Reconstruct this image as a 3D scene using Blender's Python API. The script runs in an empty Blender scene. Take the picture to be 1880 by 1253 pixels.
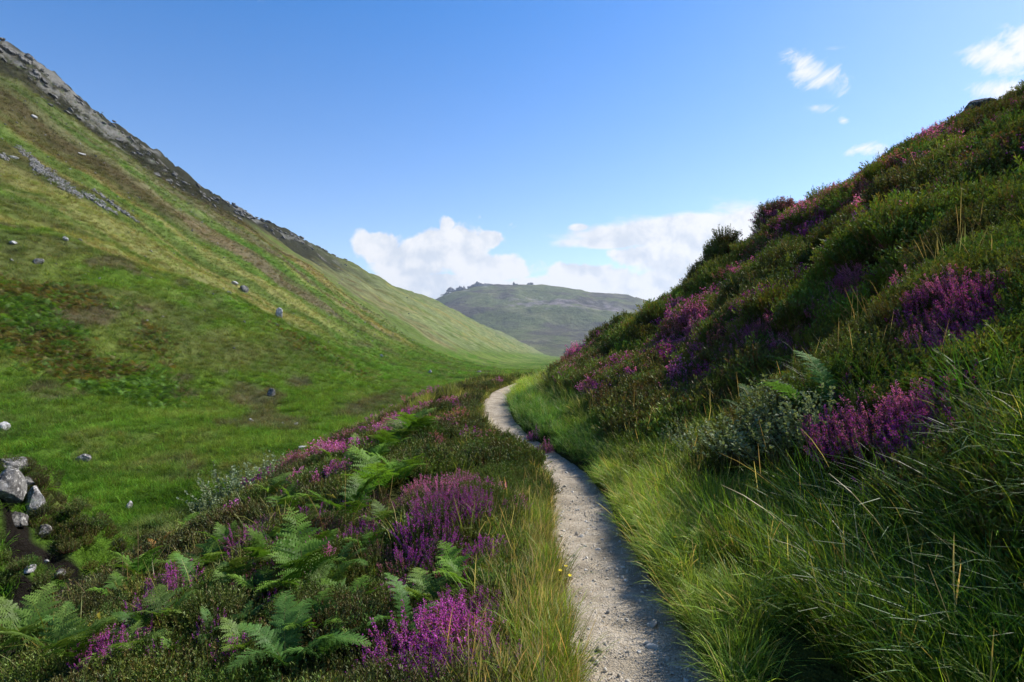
import bpy, math, random
import numpy as np

# ------------------------------------------------------------------ camera, sky, sun
S = bpy.context.scene
COL = S.collection
EYE = 1.6            # camera height above the path
FPX = 1044.0         # focal length in photo pixels (1880 wide)
HV = 626.5           # horizon row
cam = bpy.data.cameras.new("camera")
cam.lens = 20.0
cam.sensor_width = 36.0
cam.clip_start = 0.05
cam.clip_end = 30000
camo = bpy.data.objects.new("camera", cam)
camo.location = (0, 0, EYE)
camo.rotation_euler = (math.radians(90), 0, 0)
COL.objects.link(camo)
S.camera = camo
S.view_settings.view_transform = 'Standard'
S.view_settings.look = 'None'
S.view_settings.gamma = 1
S.view_settings.exposure = 0.5
S.cycles.max_bounces = 4
S.cycles.diffuse_bounces = 2
S.cycles.transmission_bounces = 3
S.cycles.volume_bounces = 0
S.cycles.use_adaptive_sampling = True
S.cycles.adaptive_threshold = 0.02
S.cycles.sample_clamp_indirect = 6

SUN_AZ, SUN_EL = math.radians(60), math.radians(44)
SKY_STRENGTH = 0.132
sun = bpy.data.lights.new("sun", 'SUN')
sun.energy = 5.0
sun.angle = math.radians(0.5)
sun.color = (1.0, 0.95, 0.86)
suno = bpy.data.objects.new("sun", sun)
suno.rotation_euler = (math.pi / 2 - SUN_EL, 0, math.pi - SUN_AZ)
COL.objects.link(suno)


class NT:
    """small helper to write node trees as expressions"""
    def __init__(self, tree):
        self.t = tree

    def n(self, typ, **kw):
        nd = self.t.nodes.new(typ)
        for k, v in kw.items():
            setattr(nd, k, v)
        return nd

    def put(self, sock, v):
        if v is None:
            return
        if isinstance(v, bpy.types.NodeSocket):
            self.t.links.new(v, sock)
        else:
            if isinstance(v, (tuple, list)) and len(v) == 3 and sock.type == 'RGBA':
                v = (*v, 1)
            sock.default_value = v

    def m(self, op, a, b=None, c=None, clamp=False):
        nd = self.n('ShaderNodeMath', operation=op, use_clamp=clamp)
        for i, v in enumerate((a, b, c)):
            self.put(nd.inputs[i], v)
        return nd.outputs[0]

    def vm(self, op, a, b=None):
        nd = self.n('ShaderNodeVectorMath', operation=op)
        self.put(nd.inputs[0], a)
        self.put(nd.inputs[1], b)
        return nd.outputs[0]

    def xyz(self, x, y, z):
        nd = self.n('ShaderNodeCombineXYZ')
        for i, v in enumerate((x, y, z)):
            self.put(nd.inputs[i], v)
        return nd.outputs[0]

    def noise(self, vec, scale, detail=4, rough=.55, dist=0.0):
        nd = self.n('ShaderNodeTexNoise')
        self.put(nd.inputs['Vector'], vec)
        nd.inputs['Scale'].default_value = scale
        nd.inputs['Detail'].default_value = detail
        nd.inputs['Roughness'].default_value = rough
        nd.inputs['Distortion'].default_value = dist
        return nd.outputs['Fac']

    def ramp(self, v, a, b, lo=0.0, hi=1.0, smooth=True):
        nd = self.n('ShaderNodeMapRange', interpolation_type='SMOOTHSTEP' if smooth else 'LINEAR')
        for i, x in enumerate((v, a, b, lo, hi)):
            self.put(nd.inputs[i], x)
        return nd.outputs[0]

    def mix(self, f, a, b, blend='MIX'):
        nd = self.n('ShaderNodeMix', data_type='RGBA', blend_type=blend)
        self.put(nd.inputs[0], f)
        self.put(nd.inputs[6], a)
        self.put(nd.inputs[7], b)
        return nd.outputs[2]

    def attr(self, name, typ='GEOMETRY'):
        nd = self.n('ShaderNodeAttribute', attribute_name=name, attribute_type=typ)
        return nd


def build_world():
    w = bpy.data.worlds.new("World")
    S.world = w
    w.use_nodes = True
    t = w.node_tree
    t.nodes.clear()
    N = NT(t)
    sky = N.n('ShaderNodeTexSky', sky_type='NISHITA', sun_disc=False)
    sky.sun_elevation = SUN_EL
    sky.sun_rotation = SUN_AZ
    sky.altitude = 100
    sky.air_density = 1.0
    sky.dust_density = 0.4
    sky.ozone_density = 2.0
    skycol = sky.outputs[0]
    tc = N.n('ShaderNodeTexCoord')
    d = tc.outputs['Generated']
    sep = N.n('ShaderNodeSeparateXYZ')
    N.put(sep.inputs[0], d)
    dx, dy, dz = sep.outputs
    yy = N.m('MAXIMUM', dy, 0.02)
    X = N.m('DIVIDE', dx, yy)
    Z = N.m('DIVIDE', dz, yy)
    P = N.xyz(X, 0.0, Z)
    front = N.ramp(dy, 0.05, 0.2)
    hs = N.n('ShaderNodeHueSaturation')
    N.put(hs.inputs['Color'], skycol)
    N.put(hs.inputs['Saturation'], N.ramp(dz, .05, .5, 1.06, 1.38, False))
    skycol = N.mix(1.0, hs.outputs[0], (.95, .935, 1.04), 'MULTIPLY')

    def blob(u, v, su, sv, a):
        cx, cz = (u - 940) / FPX, (HV - v) / FPX
        ix, iz = FPX / su, FPX / sv
        q = N.n('ShaderNodeVectorMath', operation='MULTIPLY_ADD')
        N.put(q.inputs[0], P); q.inputs[1].default_value = (ix, 0, iz); q.inputs[2].default_value = (-cx * ix, 0, -cz * iz)
        e = N.n('ShaderNodeVectorMath', operation='DOT_PRODUCT')
        N.put(e.inputs[0], q.outputs[0]); N.put(e.inputs[1], q.outputs[0])
        return N.m('MULTIPLY_ADD', e.outputs['Value'], -1.0, math.log(a))

    def blobs(L):
        o = None
        for b in L:
            x = blob(*b)
            o = x if o is None else N.m('MAXIMUM', o, x)
        return N.m('EXPONENT', o)
    cum = blobs([(830, 455, 75, 50, 1.05), (820, 415, 20, 26, .9), (700, 455, 60, 42, .95), (668, 448, 34, 34, .9), (755, 475, 95, 45, 1.0),
                 (900, 440, 40, 22, .85), (905, 495, 95, 34, 1.0), (780, 520, 190, 22, 1.0), (980, 545, 340, 40, 1.2), (1070, 503, 70, 24, 1.0),
                 (1130, 525, 120, 34, 1.0), (1205, 530, 60, 46, 1.1), (1230, 470, 120, 30, .85)])
    sheet = blobs([(1200, 435, 190, 26, 1.0), (1110, 447, 110, 15, .95), (1300, 430, 170, 38, 1.1), (1400, 440, 150, 60, 1.1), (1062, 418, 24, 9, .9),
                   (1330, 490, 190, 60, 1.1), (1600, 560, 260, 120, 1.2)])
    wisp = blobs([(1465, 110, 38, 30, .86), (1500, 140, 66, 34, .8), (1475, 155, 40, 20, .62), (1505, 200, 50, 14, .66), (1530, 160, 40, 26, .55),
                  (1830, 108, 74, 36, 1.15), (1900, 85, 70, 52, 1.2), (1870, 168, 100, 26, 1.1), (1800, 190, 50, 14, .6), (1592, 274, 52, 15, .86),
                  (1560, 280, 22, 16, .75), (1548, 222, 14, 9, .7), (480, 3, 20, 10, .5), (938, 412, 10, 8, .55), (1530, 90, 34, 12, .5)])
    P2 = N.vm('ADD', P, (3.1, 1.7, 0.4))
    n1 = N.noise(P2, 13.0, 8, .60, .15)
    n2 = N.noise(N.vm('MULTIPLY', P2, (1.0, 1.0, 2.4)), 8.0, 7, .62, .3)
    rot = N.n('ShaderNodeVectorRotate', rotation_type='Y_AXIS')
    N.put(rot.inputs['Vector'], P2)
    rot.inputs['Angle'].default_value = math.radians(32)
    n3 = N.noise(N.vm('MULTIPLY', rot.outputs[0], (1.0, 1.0, 2.6)), 13.0, 7, .68, .6)
    dc = N.ramp(N.m('ADD', cum, N.m('MULTIPLY', N.m('SUBTRACT', n1, .5), 1.5)), .40, .60)
    ds = N.ramp(N.m('ADD', sheet, N.m('MULTIPLY', N.m('SUBTRACT', n2, .5), 1.1)), .30, .66)
    dw = N.ramp(N.m('ADD', wisp, N.m('MULTIPLY', N.m('SUBTRACT', n3, .5), 1.9)), .38, 1.08)
    dens = N.m('MAXIMUM', N.m('MAXIMUM', dc, ds), dw)
    dens = N.m('MULTIPLY', N.m('MULTIPLY', dens, front), N.ramp(dz, 0.0, .02))
    # grey-blue undersides against white tops
    ns = N.noise(N.vm('ADD', P2, (-.012, 0, -.016)), 13.0, 5, .55, .15)
    nb = N.noise(P2, 5.0, 3, .5)
    dif = N.m('ADD', N.m('MULTIPLY', N.m('SUBTRACT', ns, n1), -3.0), N.m('MULTIPLY_ADD', N.m('SUBTRACT', nb, .5), 2.4, .72))
    bright = N.ramp(dif, .05, .85)
    k = 1.0 / SKY_STRENGTH / 2 ** S.view_settings.exposure
    ccol = N.mix(bright, (.70 * k, .77 * k, .88 * k), (.98 * k, .99 * k, 1.02 * k))
    col = N.mix(dens, skycol, ccol)
    bg = N.n('ShaderNodeBackground')
    N.put(bg.inputs[0], col)
    bg.inputs[1].default_value = SKY_STRENGTH
    out = N.n('ShaderNodeOutputWorld')
    t.links.new(bg.outputs[0], out.inputs[0])


build_world()
S.world.cycles.sampling_method = 'MANUAL'
S.world.cycles.sample_map_resolution = 512

# ------------------------------------------------------------------ numpy noise
def _hash(ix, iy, s):
    n = (ix * 374761393 + iy * 668265263 + s * 1442695041) & 0xffffffff
    n = ((n ^ (n >> 13)) * 1274126177) & 0xffffffff
    n = ((n ^ (n >> 16)) * 668265263) & 0xffffffff
    return (n ^ (n >> 15)) / 4294967296.0


def vnoise(x, y, s=0):
    x = np.asarray(x, float); y = np.asarray(y, float)
    ix = np.floor(x).astype(np.int64); iy = np.floor(y).astype(np.int64)
    fx = x - ix; fy = y - iy
    fx = fx * fx * fx * (fx * (fx * 6 - 15) + 10); fy = fy * fy * fy * (fy * (fy * 6 - 15) + 10)
    a = _hash(ix, iy, s); b = _hash(ix + 1, iy, s); c = _hash(ix, iy + 1, s); d = _hash(ix + 1, iy + 1, s)
    return a + (b - a) * fx + (c - a) * fy + (a - b - c + d) * fx * fy


def fbm(x, y, s=0, o=4, g=.5):
    t = 0; a = 1.0; w = 0
    for i in range(o):
        t = t + a * vnoise(x * 2 ** i + 17.3 * i, y * 2 ** i - 9.1 * i, s + i * 7); w += a; a *= g
    return t / w


def ss(v, a, b):
    t = np.clip((v - a) / (b - a), 0, 1)
    return t * t * (3 - 2 * t)


def sp(v, k):          # softplus
    return k * np.logaddexp(0, v / k)


def smax(a, b, k):
    return b + sp(a - b, k)


def lerp(a, b, t):
    return a + (b - a) * t

def domes(x, y, s, r0=.45, r1=.8):
    """rounded hummocks: the highest of the domes standing round a point (unit cells)"""
    x = np.asarray(x, float); y = np.asarray(y, float)
    ix = np.floor(x).astype(np.int64); iy = np.floor(y).astype(np.int64)
    o = np.zeros(np.broadcast(x, y).shape)
    for i in (-1, 0, 1):
        for j in (-1, 0, 1):
            cx = ix + i + .15 + .7 * _hash(ix + i, iy + j, s); cy = iy + j + .15 + .7 * _hash(ix + i, iy + j, s + 1)
            r = r0 + (r1 - r0) * _hash(ix + i, iy + j, s + 2); h = .35 + .65 * _hash(ix + i, iy + j, s + 3)
            o = np.maximum(o, h * np.sqrt(np.clip(1 - ((x - cx) ** 2 + (y - cy) ** 2) / r ** 2, 0, 1)))
    return o


# ------------------------------------------------------------------ terrain
_PY = np.array([-30, -6, 0, 2.7, 3.7, 5.0, 6.9, 8.6, 10.0, 11.6, 13.8, 16.5, 19.5, 22.5, 25, 28, 32, 40, 60, 120, 4500.])
_PX = np.array([.6, .6, .63, .61, .64, .67, .81, .80, .45, -.02, -.33, -.47, -.30, .45, 1.3, 3.0, 6.2, 13.5, 33, 95, 4400.])
_PZ = np.array([.0, .0, 0, -.02, -.08, -.19, -.34, -.41, -.40, -.34, -.30, -.19, -.15, -.09, -.04, 0, 0, -.5, -2, -4, -20.])
_SX = np.array([.6, .6, .60, .58, .55, .5, .45, .38, .32, .25, .2, .2, .5, 1.0, 1.75, 3.3, 6.4, 13.5, 33, 95, 4400.])


def _smooth_tab(yk, vk):
    yy = np.concatenate([np.arange(-30, 70, .1), np.geomspace(70, 4500, 200)])
    v = np.interp(yy, yk, vk)
    k = np.hanning(15); k /= k.sum()
    for _ in range(2):
        p = np.pad(v[:1000], 7, mode='edge'); v2 = np.convolve(p, k, 'valid'); v[8:980] = v2[8:980]
    return yy, v


_TX = _smooth_tab(_PY, _PX); _TZ = _smooth_tab(_PY, _PZ); _TS = _smooth_tab(_PY, _SX)
def path_x(y): return np.interp(y, *_TX)
def path_z(y): return np.interp(y, *_TZ)
def path_s(y): return np.interp(y, *_TS)


def axis_ts(x, y):     # valley axis runs 5.5 degrees east of the view
    c, s_ = math.cos(math.radians(5.5)), math.sin(math.radians(5.5))
    return x * c - y * s_, x * s_ + y * c


def dlat(x, y):
    g = (path_x(y + .5) - path_x(y - .5))
    d0 = (x - path_x(y)) / np.sqrt(1 + np.minimum(g * g, 1.2))
    gs = (path_s(y + .5) - path_s(y - .5))
    d1 = (x - path_s(y)) / np.sqrt(1 + np.minimum(gs * gs, 1.2))
    return d0, lerp(d0, d1, ss(np.abs(d0), .6, 3.5))


def floor_z(s):
    return np.interp(s, [-50, 0, 12, 40, 80, 140, 300, 700, 1500, 3000, 5000], [-5, -5, -5.0, -6.0, -7.2, -8.5, -13, -22, -40, -60, -60])


RIDGE_S = [-200, 60, 140, 200, 217, 240, 261, 275, 290, 310, 373, 497, 652, 928, 1500, 3000]
RIDGE_K = [.63, .60, .585, .557, .535, .52, .502, .478, .452, .447, .438, .430, .415, .40, .34, .2]


def height(x, y):
    x = np.asarray(x, float); y = np.asarray(y, float)
    t, s = axis_ts(x, y)
    d0, d = dlat(x, y)
    pz = path_z(y)
    # ---- bench with path
    e = -d
    near = ss(60 - y, 0, 30)
    hill = .61 * sp(d - .95, .45) * ss(d, .25, .7)
    hill = np.where(hill > 9, 9 + 5 * (1 - np.exp(-(hill - 9) / 5)), hill)
    lump = (fbm(x * .55 + 3, y * .62, 11, 3) - .5)
    lump2 = np.abs(fbm(x * .9 - 1.3 * y * .3, y * .8 + x * .2, 23, 2) - .5) * 2
    hm = ss(d, 1.0, 4.0)
    wx, wy = x + (fbm(x * .8, y * .8, 27, 2) - .5) * .8, y + (fbm(x * .8 + 9, y * .8, 28, 2) - .5) * .8
    dm = .95 * domes(wx * .62, wy * .48, 29) + .45 * domes(wx * 1.3 + 3.3, wy * 1.05, 31)
    hill = hill + hm * (lump * 1.1) + ss(d, 1.7, 4.5) * (dm - .5) * (.55 + .45 * ss(y, 5, 12))
    hill = hill + .42 * ss(d + .2 * lump, 1.15, 1.85) * ss(7.5 - y, 0, 3.5)
    for (bx, by, bh, br) in ((7.25, 19.4, .85, .55), (8.15, 19.5, -.55, .38), (8.75, 19.4, .95, .55), (9.4, 19.4, .75, .7), (5.5, 16.3, -.40, .8), (10.1, 17.0, -.40, .9), (11.6, 18.5, .35, .8), (15.5, 21.5, .55, 1.3), (16.6, 18.6, -.85, 2.4), (13.7, 18.4, .25, .8), (4.3, 20.5, .5, .7), (11.5, 25.5, .9, .9), (7.0, 24.5, .35, 1.0), (4.6, 24.0, .5, .9), (3.4, 23.2, .55, .9)):
        hill = hill + bh * np.exp(-((x - bx) ** 2 + (y - by) ** 2) / br ** 2)
    verge = .13 * ss(np.abs(d0), .26, .42) + .09 * ss(d0, .32, .7)
    bank = -.20 * sp(e - .6, .2) - .60 * sp(e - 4.2, .7)
    bank = bank + ss(e, .8, 2.2) * (domes(x * .9, y * .8, 33) - .4) * .22
    bank = bank + ss(e, .5, 1.6) * ((lump * .5) + (.5 - lump2) * .3)
    hump = .15 * np.exp(-((y - 8.0) / 1.3) ** 2) * np.exp(-((d0 + .95) / .5) ** 2) + .30 * np.exp(-((y - 5.3) / .75) ** 2) * np.exp(-((d0 + 1.3) / .6) ** 2)
    lvl = pz * ss(6 - np.abs(d), 0, 5)
    b = lvl - .075 + verge + hill + bank + hump + .02 * (fbm(x * 3, y * 3, 5, 2) - .5) * ss(np.abs(d0), .25, .6)
    # ---- valley floor
    fz = floor_z(s) + (fbm(x * .05, y * .05, 31, 4) - .5) * 2.4 * ss(np.hypot(x, y), 8, 40) + (fbm(x * .35, y * .35, 37, 3) - .5) * .9 * ss(np.hypot(x, y), 12, 25)
    fz = fz - 1.6 * np.exp(-((t + 9.2 + 1.2 * np.sin(s * .25)) / 2.0) ** 2) * ss(60 - s, 0, 30)
    # ---- left hill
    K = np.interp(s, RIDGE_S, RIDGE_K)
    H = 200 * K
    slope = H + 7
    q = (-t - 52) / 148.0
    prof = np.where(q < 0, 0, np.where(q < 1, q, 1 + .55 * (1 - np.exp(-(q - 1) / .55 * .42))))
    prof = sp(q, .07) if False else prof
    r = (fbm(t * .012 + s * .004, s * .006, 41, 4) - .5)
    left = fz + slope * smax(q, np.zeros_like(q), .07) * np.where(q > 1, prof / np.maximum(q, 1e-6), 1) + ss(q, .03, .3) * r * 9
    rid = ss(q, .56, .78) * ss(1.25 - q, 0, .15) * ss(420 - s, 0, 120)
    left = left + rid * ((fbm(t * .06, s * .06, 43, 4) - .5) * 7 + (.5 - np.abs(fbm(t * .13, s * .13, 47, 3) - .5) * 2) * 5.0 - 2.0)
    left = left + ss(q, .05, .2) * (fbm(t * .15, s * .07, 51, 3) - .5) * 1.9 + ss(q, .05, .2) * (fbm(t * .035 + s * .02, s * .016, 53, 3) - .5) * 6
    # ---- spur facing the camera in front of the left hill
    zc = np.interp(x, [-120, -95, -81, -67, -46.5, -36, -20.7, -10, 10], [26, 21.5, 18.6, 17.4, 10.8, 4.7, -4.4, -9, -14])
    sy = y - 88 - (fbm(x * .03, y * .02, 61, 3) - .5) * 14
    spur = zc - .40 * sp(-sy, 13) - .55 * sp(sy, 13) + 7.0 + (fbm(x * .09, y * .09, 67, 4) - .5) * 3.2 + (domes(x * .28, y * .22, 69) - .4) * .9
    left = smax(left, spur, 3.0)
    # ---- knoll with the boulders by the ravine
    kx, ky = x + 16.2, y - 15.0
    kn = -1.55 + .06 * kx - .03 * ky + (fbm(x * .4, y * .4, 71, 3) - .5) * 1.0
    km = ss(5.6 - np.sqrt(kx ** 2 + (ky * .8) ** 2) + (fbm(x * .7, y * .7, 73, 3) - .5) * 3.4, 0, 4.6)
    left = lerp(left, np.maximum(left, kn), km)
    # ---- join
    fall = -.0 * y
    b = b - .55 * sp(y - 33 - .35 * np.maximum(x, 0), 3) * ss(9 - d, 0, 6)
    z = smax(b, left, .35)
    return z


def hgrad(x, y, e=.12):
    e = np.maximum(e, .004 * np.hypot(x, y))
    return (height(x + e, y) - height(x - e, y)) / (2 * e), (height(x, y + e) - height(x, y - e)) / (2 * e)


def pix(u, v, ymin=1.2, ymax=1200):
    """point of the ground seen along a viewing direction (u, v in photo pixels)"""
    Y = np.geomspace(ymin, ymax, 3000)
    X = (u - 940) / FPX * Y
    Z = EYE + (HV - v) / FPX * Y
    g = height(X, Y)
    hit = np.nonzero(Z < g)[0]
    i = hit[0] if len(hit) else int(np.argmin((Z - g) / Y))      # above the skyline: the skyline itself
    return X[i], Y[i], g[i]


# ground colour, shared by the sheet and by the plants growing on it
def mixc(c, col, f):
    f = np.asarray(f)[..., None]
    return c * (1 - f) + np.array(col) * f


def land_colour(x, y):
    t, s = axis_ts(x, y)
    q = (-t - 52) / 148.0
    a = fbm(x * .06, y * .06, 101, 4)
    b = fbm(x * .21 + 9, y * .21, 103, 3)
    c = np.zeros(x.shape + (3,)) + np.array((.074, .140, .018))
    c = mixc(c, (.080, .125, .020), ss(a, .45, .65))
    c = mixc(c, (.036, .078, .010), ss(b, .5, .7) * .7)
    c = mixc(c, (.115, .125, .040), ss(fbm(x * .5, y * .35, 153, 3), .58, .70) * .7)
    c = mixc(c, (.085, .070, .045), ss(fbm(x * .16 + 70, y * .10, 157, 4), .62, .70) * .45)
    # streaks that run obliquely down the hillside
    k1 = (t * .80 + s * .60); k2 = (-t * .60 + s * .80)
    st = fbm(k1 * .010, k2 * .075, 107, 5, .6)
    st2 = fbm(k1 * .018 + 5, k2 * .12, 109, 4, .6)
    st3 = fbm(k1 * .009 - 7, k2 * .05, 113, 5, .6)
    up = ss(q, .02, .16)
    m = np.zeros(x.shape + (3,)) + np.array((.088, .122, .030))
    m = mixc(m, (.175, .175, .058), ss(st, .46, .60))
    m = mixc(m, (.062, .120, .018), ss(st2, .54, .66) * .85)
    m = mixc(m, (.22, .17, .065), ss(st3, .56, .66) * ss(.75 - q, 0, .2) * .75)
    m = mixc(m, (.135, .085, .075), ss(fbm(k1 * .012 + 31, k2 * .09, 117, 4), .55, .66) * ss(.8 - q, 0, .3) * .6 * ss(500 - s, 0, 300))
    m = mixc(m, (.062, .052, .024), ss(q + (st - .5) * .9 + .25 * (st2 - .5), .34, .66) * .92 * ss(600 - s, 0, 280))
    m = mixc(m, (.135, .150, .065), ss(fbm(k1 * .008 + 71, k2 * .11, 151, 4), .55, .63) * ss(q, .35, .5) * .4)
    m = mixc(m, (.165, .185, .085), ss(st2, .40, .56) * ss(s, 150, 420) * .75)
    fine = fbm(k1 * .03 + 11, k2 * .45, 145, 4, .65)
    m = m * (1 + .9 * (fine - .5) * ss(np.hypot(x, y), 60, 120))[..., None]
    m = mixc(m, (.115, .125, .060), ss(fbm(k1 * .02 + 3, k2 * .2, 119, 4), .52, .6) * ss(q, .5, .75) * .8)
    c = c * (1 - up[..., None]) + m * up[..., None]
    # spur: darker grass with brown heather patches
    zc = np.interp(x, [-120, -95, -81, -67, -46.5, -36, -20.7, -10, 10], [26, 21.5, 18.6, 17.4, 10.8, 4.7, -4.4, -9, -14])
    onsp = ss(92 - y + (b - .5) * 30, -8, 22) * ss(y, 30, 45) * ss(-x, 8, 20)
    sp_c = np.zeros(x.shape + (3,)) + np.array((.078, .130, .018))
    sp_c = mixc(sp_c, (.11, .145, .03), ss(fbm(x * .12, y * .06, 121, 4), .5, .65))
    sp_c = mixc(sp_c, (.075, .068, .034), ss(fbm(x * .1 + 40, y * .05, 127, 4), .52, .64) * ss(y, 50, 70) * .5)
    sp_c = mixc(sp_c, (.085, .05, .05), ss(fbm(x * .2 + 60, y * .09, 131, 4), .6, .7) * .6)
    c = c * (1 - onsp[..., None]) + sp_c * onsp[..., None]
    # far floor
    c = mixc(c, (.13, .17, .04), ss(y, 150, 400) * ss(.1 - q, 0, .1) * ss(a, .35, .6))
    # ridge rock
    rid = ss(q - np.interp(s, [90, 150, 165, 177, 190, 240, 300, 420], [.80, .72, .62, .56, .52, .55, .60, .75]) + (st2 - .5) * .22, -.03, .06) * ss(560 - s, 0, 200)
    c = mixc(c, (.030, .030, .020), rid * .95)
    rk = fbm(k1 * .05, k2 * .16, 141, 5, .65)
    rk2 = fbm(k1 * .16, k2 * .40, 143, 3, .65)
    c = mixc(c, (.15, .146, .13), ss(rk * .6 + rk2 * .4 + .09 * ss(q, .74, .82), .555 + .09 * ss(s, 182, 225), .60 + .09 * ss(s, 182, 225)) * ss(rid, .5, .95))
    # near bench: moss and peat under the plants
    d0, d = dlat(x, y)
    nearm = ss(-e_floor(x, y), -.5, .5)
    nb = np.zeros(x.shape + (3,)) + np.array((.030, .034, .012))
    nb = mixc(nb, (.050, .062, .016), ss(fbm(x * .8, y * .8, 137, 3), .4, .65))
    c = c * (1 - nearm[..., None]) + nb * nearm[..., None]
    # peat laid bare by the ravine
    c = mixc(c, (.013, .011, .009), peat(x, y))
    return c


PEAT = []
def peat(x, y):
    if not PEAT:
        for (u, v, r) in ((70, 1010, 1.0), (110, 1055, 1.1), (150, 1085, .9), (25, 985, .7), (165, 1120, .7), (40, 1130, .9)):
            px, py, pz = pix(u, v, 5, 60)
            PEAT.append((px, py, r))
    o = np.zeros(np.shape(x))
    w = (fbm(x * 1.1, y * 1.1, 159, 3) - .5) * 1.6
    for (px, py, r) in PEAT:
        o = np.maximum(o, ss(r * .60 - np.hypot(x - px, y - py) + w * r, -.1, .25))
    return o


def e_floor(x, y):
    """positive where the valley floor or hill lies, negative on the bench with the path"""
    d0, d = dlat(x, y)
    return np.maximum(-d - 8.5, (y - 38 - .35 * np.maximum(x, 0)) * .5 * ss(14 - d, 0, 4) - .0)


# ------------------------------------------------------------------ mesh helpers
def mesh(name, V, F, mat=None, col=None, smooth=False, extra=None):
    """F: (n,3) or (n,4) int array"""
    me = bpy.data.meshes.new(name)
    V = np.asarray(V, np.float32); F = np.asarray(F, np.int32)
    n, k = F.shape
    me.vertices.add(len(V)); me.vertices.foreach_set("co", V.ravel())
    me.loops.add(n * k); me.loops.foreach_set("vertex_index", F.ravel())
    me.polygons.add(n)
    me.polygons.foreach_set("loop_start", np.arange(0, n * k, k, dtype=np.int32))
    me.polygons.foreach_set("loop_total", np.full(n, k, np.int32))
    me.polygons.foreach_set("use_smooth", np.full(n, smooth))
    if col is not None:
        at = me.attributes.new("col", 'FLOAT_COLOR', 'POINT')
        c4 = np.ones((len(V), 4), np.float32); c4[:, :3] = col
        at.data.foreach_set("color", c4.ravel())
    me.update(calc_edges=True)
    if mat:
        me.materials.append(mat)
    return me


def link(name, me, parent=None, loc=None, coll=None):
    o = bpy.data.objects.new(name, me)
    (coll or COL).objects.link(o)
    if parent: o.parent = parent
    if loc is not None: o.location = loc
    return o


def tag(o, label=None, cat=None, group=None, kind=None):
    if label: o['label'] = label
    if cat: o['category'] = cat
    if group: o['group'] = group
    if kind: o['kind'] = kind
    return o


def material(name):
    m = bpy.data.materials.new(name)
    m.use_nodes = True
    m.node_tree.nodes.clear()
    N = NT(m.node_tree)
    out = N.n('ShaderNodeOutputMaterial')
    return m, N, out


def mat_land():
    m, N, out = material("land")
    a = N.attr("col").outputs['Color']
    pos = N.n('ShaderNodeNewGeometry').outputs['Position']
    f1 = N.noise(pos, 1.1, 6, .65)
    f2 = N.noise(N.vm('MULTIPLY', pos, (.5, .35, .6)), .5, 6, .7)
    f3 = N.noise(pos, 7.0, 4, .65)
    k = N.m('ADD', N.m('MULTIPLY', f1, 1.0), N.m('MULTIPLY', f2, .9))
    k = N.m('ADD', N.m('MULTIPLY', N.m('SUBTRACT', k, .95), 1.5), 1.0)
    k = N.m('MAXIMUM', N.m('ADD', k, N.m('MULTIPLY', N.m('SUBTRACT', f3, .5), .6)), .25)
    c = N.mix(1.0, a, N.xyz(k, k, k), 'MULTIPLY')
    b = N.n('ShaderNodeBump')
    b.inputs['Strength'].default_value = .9
    b.inputs['Distance'].default_value = .5
    N.put(b.inputs['Height'], N.m('ADD', f1, N.m('MULTIPLY', f3, .35)))
    bs = N.n('ShaderNodeBsdfDiffuse')
    N.put(bs.inputs['Color'], c); N.put(bs.inputs['Normal'], b.outputs[0])
    N.t.links.new(bs.outputs[0], out.inputs[0])
    return m


M_LAND = mat_land()


def build_land():
    th = np.concatenate([np.linspace(-180, -62, 40)[:-1], np.arange(-62, 58, .2), np.linspace(58, 180, 40)[:-1]])
    th = np.radians(th)
    rr = np.concatenate([[.02, .15, .3, .45], np.geomspace(.6, 4200, 720)])
    T, R = np.meshgrid(th, rr)
    X = R * np.sin(T); Y = R * np.cos(T)
    Z = height(X, Y)
    nr, nt = X.shape
    i = np.arange(nr - 1)[:, None] * nt; j = np.arange(nt)[None, :]; j2 = (j + 1) % nt
    F = np.stack([i + j, i + j2, i + nt + j2, i + nt + j], -1).reshape(-1, 4)
    V = np.stack([X, Y, Z], -1).reshape(-1, 3)
    C = land_colour(X, Y).reshape(-1, 3)
    fx = X[:-1].ravel(); fy = Y[:-1].ravel()
    t, s = axis_ts(fx, fy)
    far = (e_floor(fx, fy) > 0)
    hill = far & (t < -14)
    for nm, sel in (("ground", ~hill), ("hillside", hill)):
        f = F[sel]
        u, inv = np.unique(f, return_inverse=True)
        o = link(nm, mesh(nm, V[u], inv.reshape(-1, 4), M_LAND, C[u], True))
        tag(o, kind='structure')
    o['label'] = 'steep green valley side streaked with pale grass under a rocky ridge'


build_land()


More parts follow.
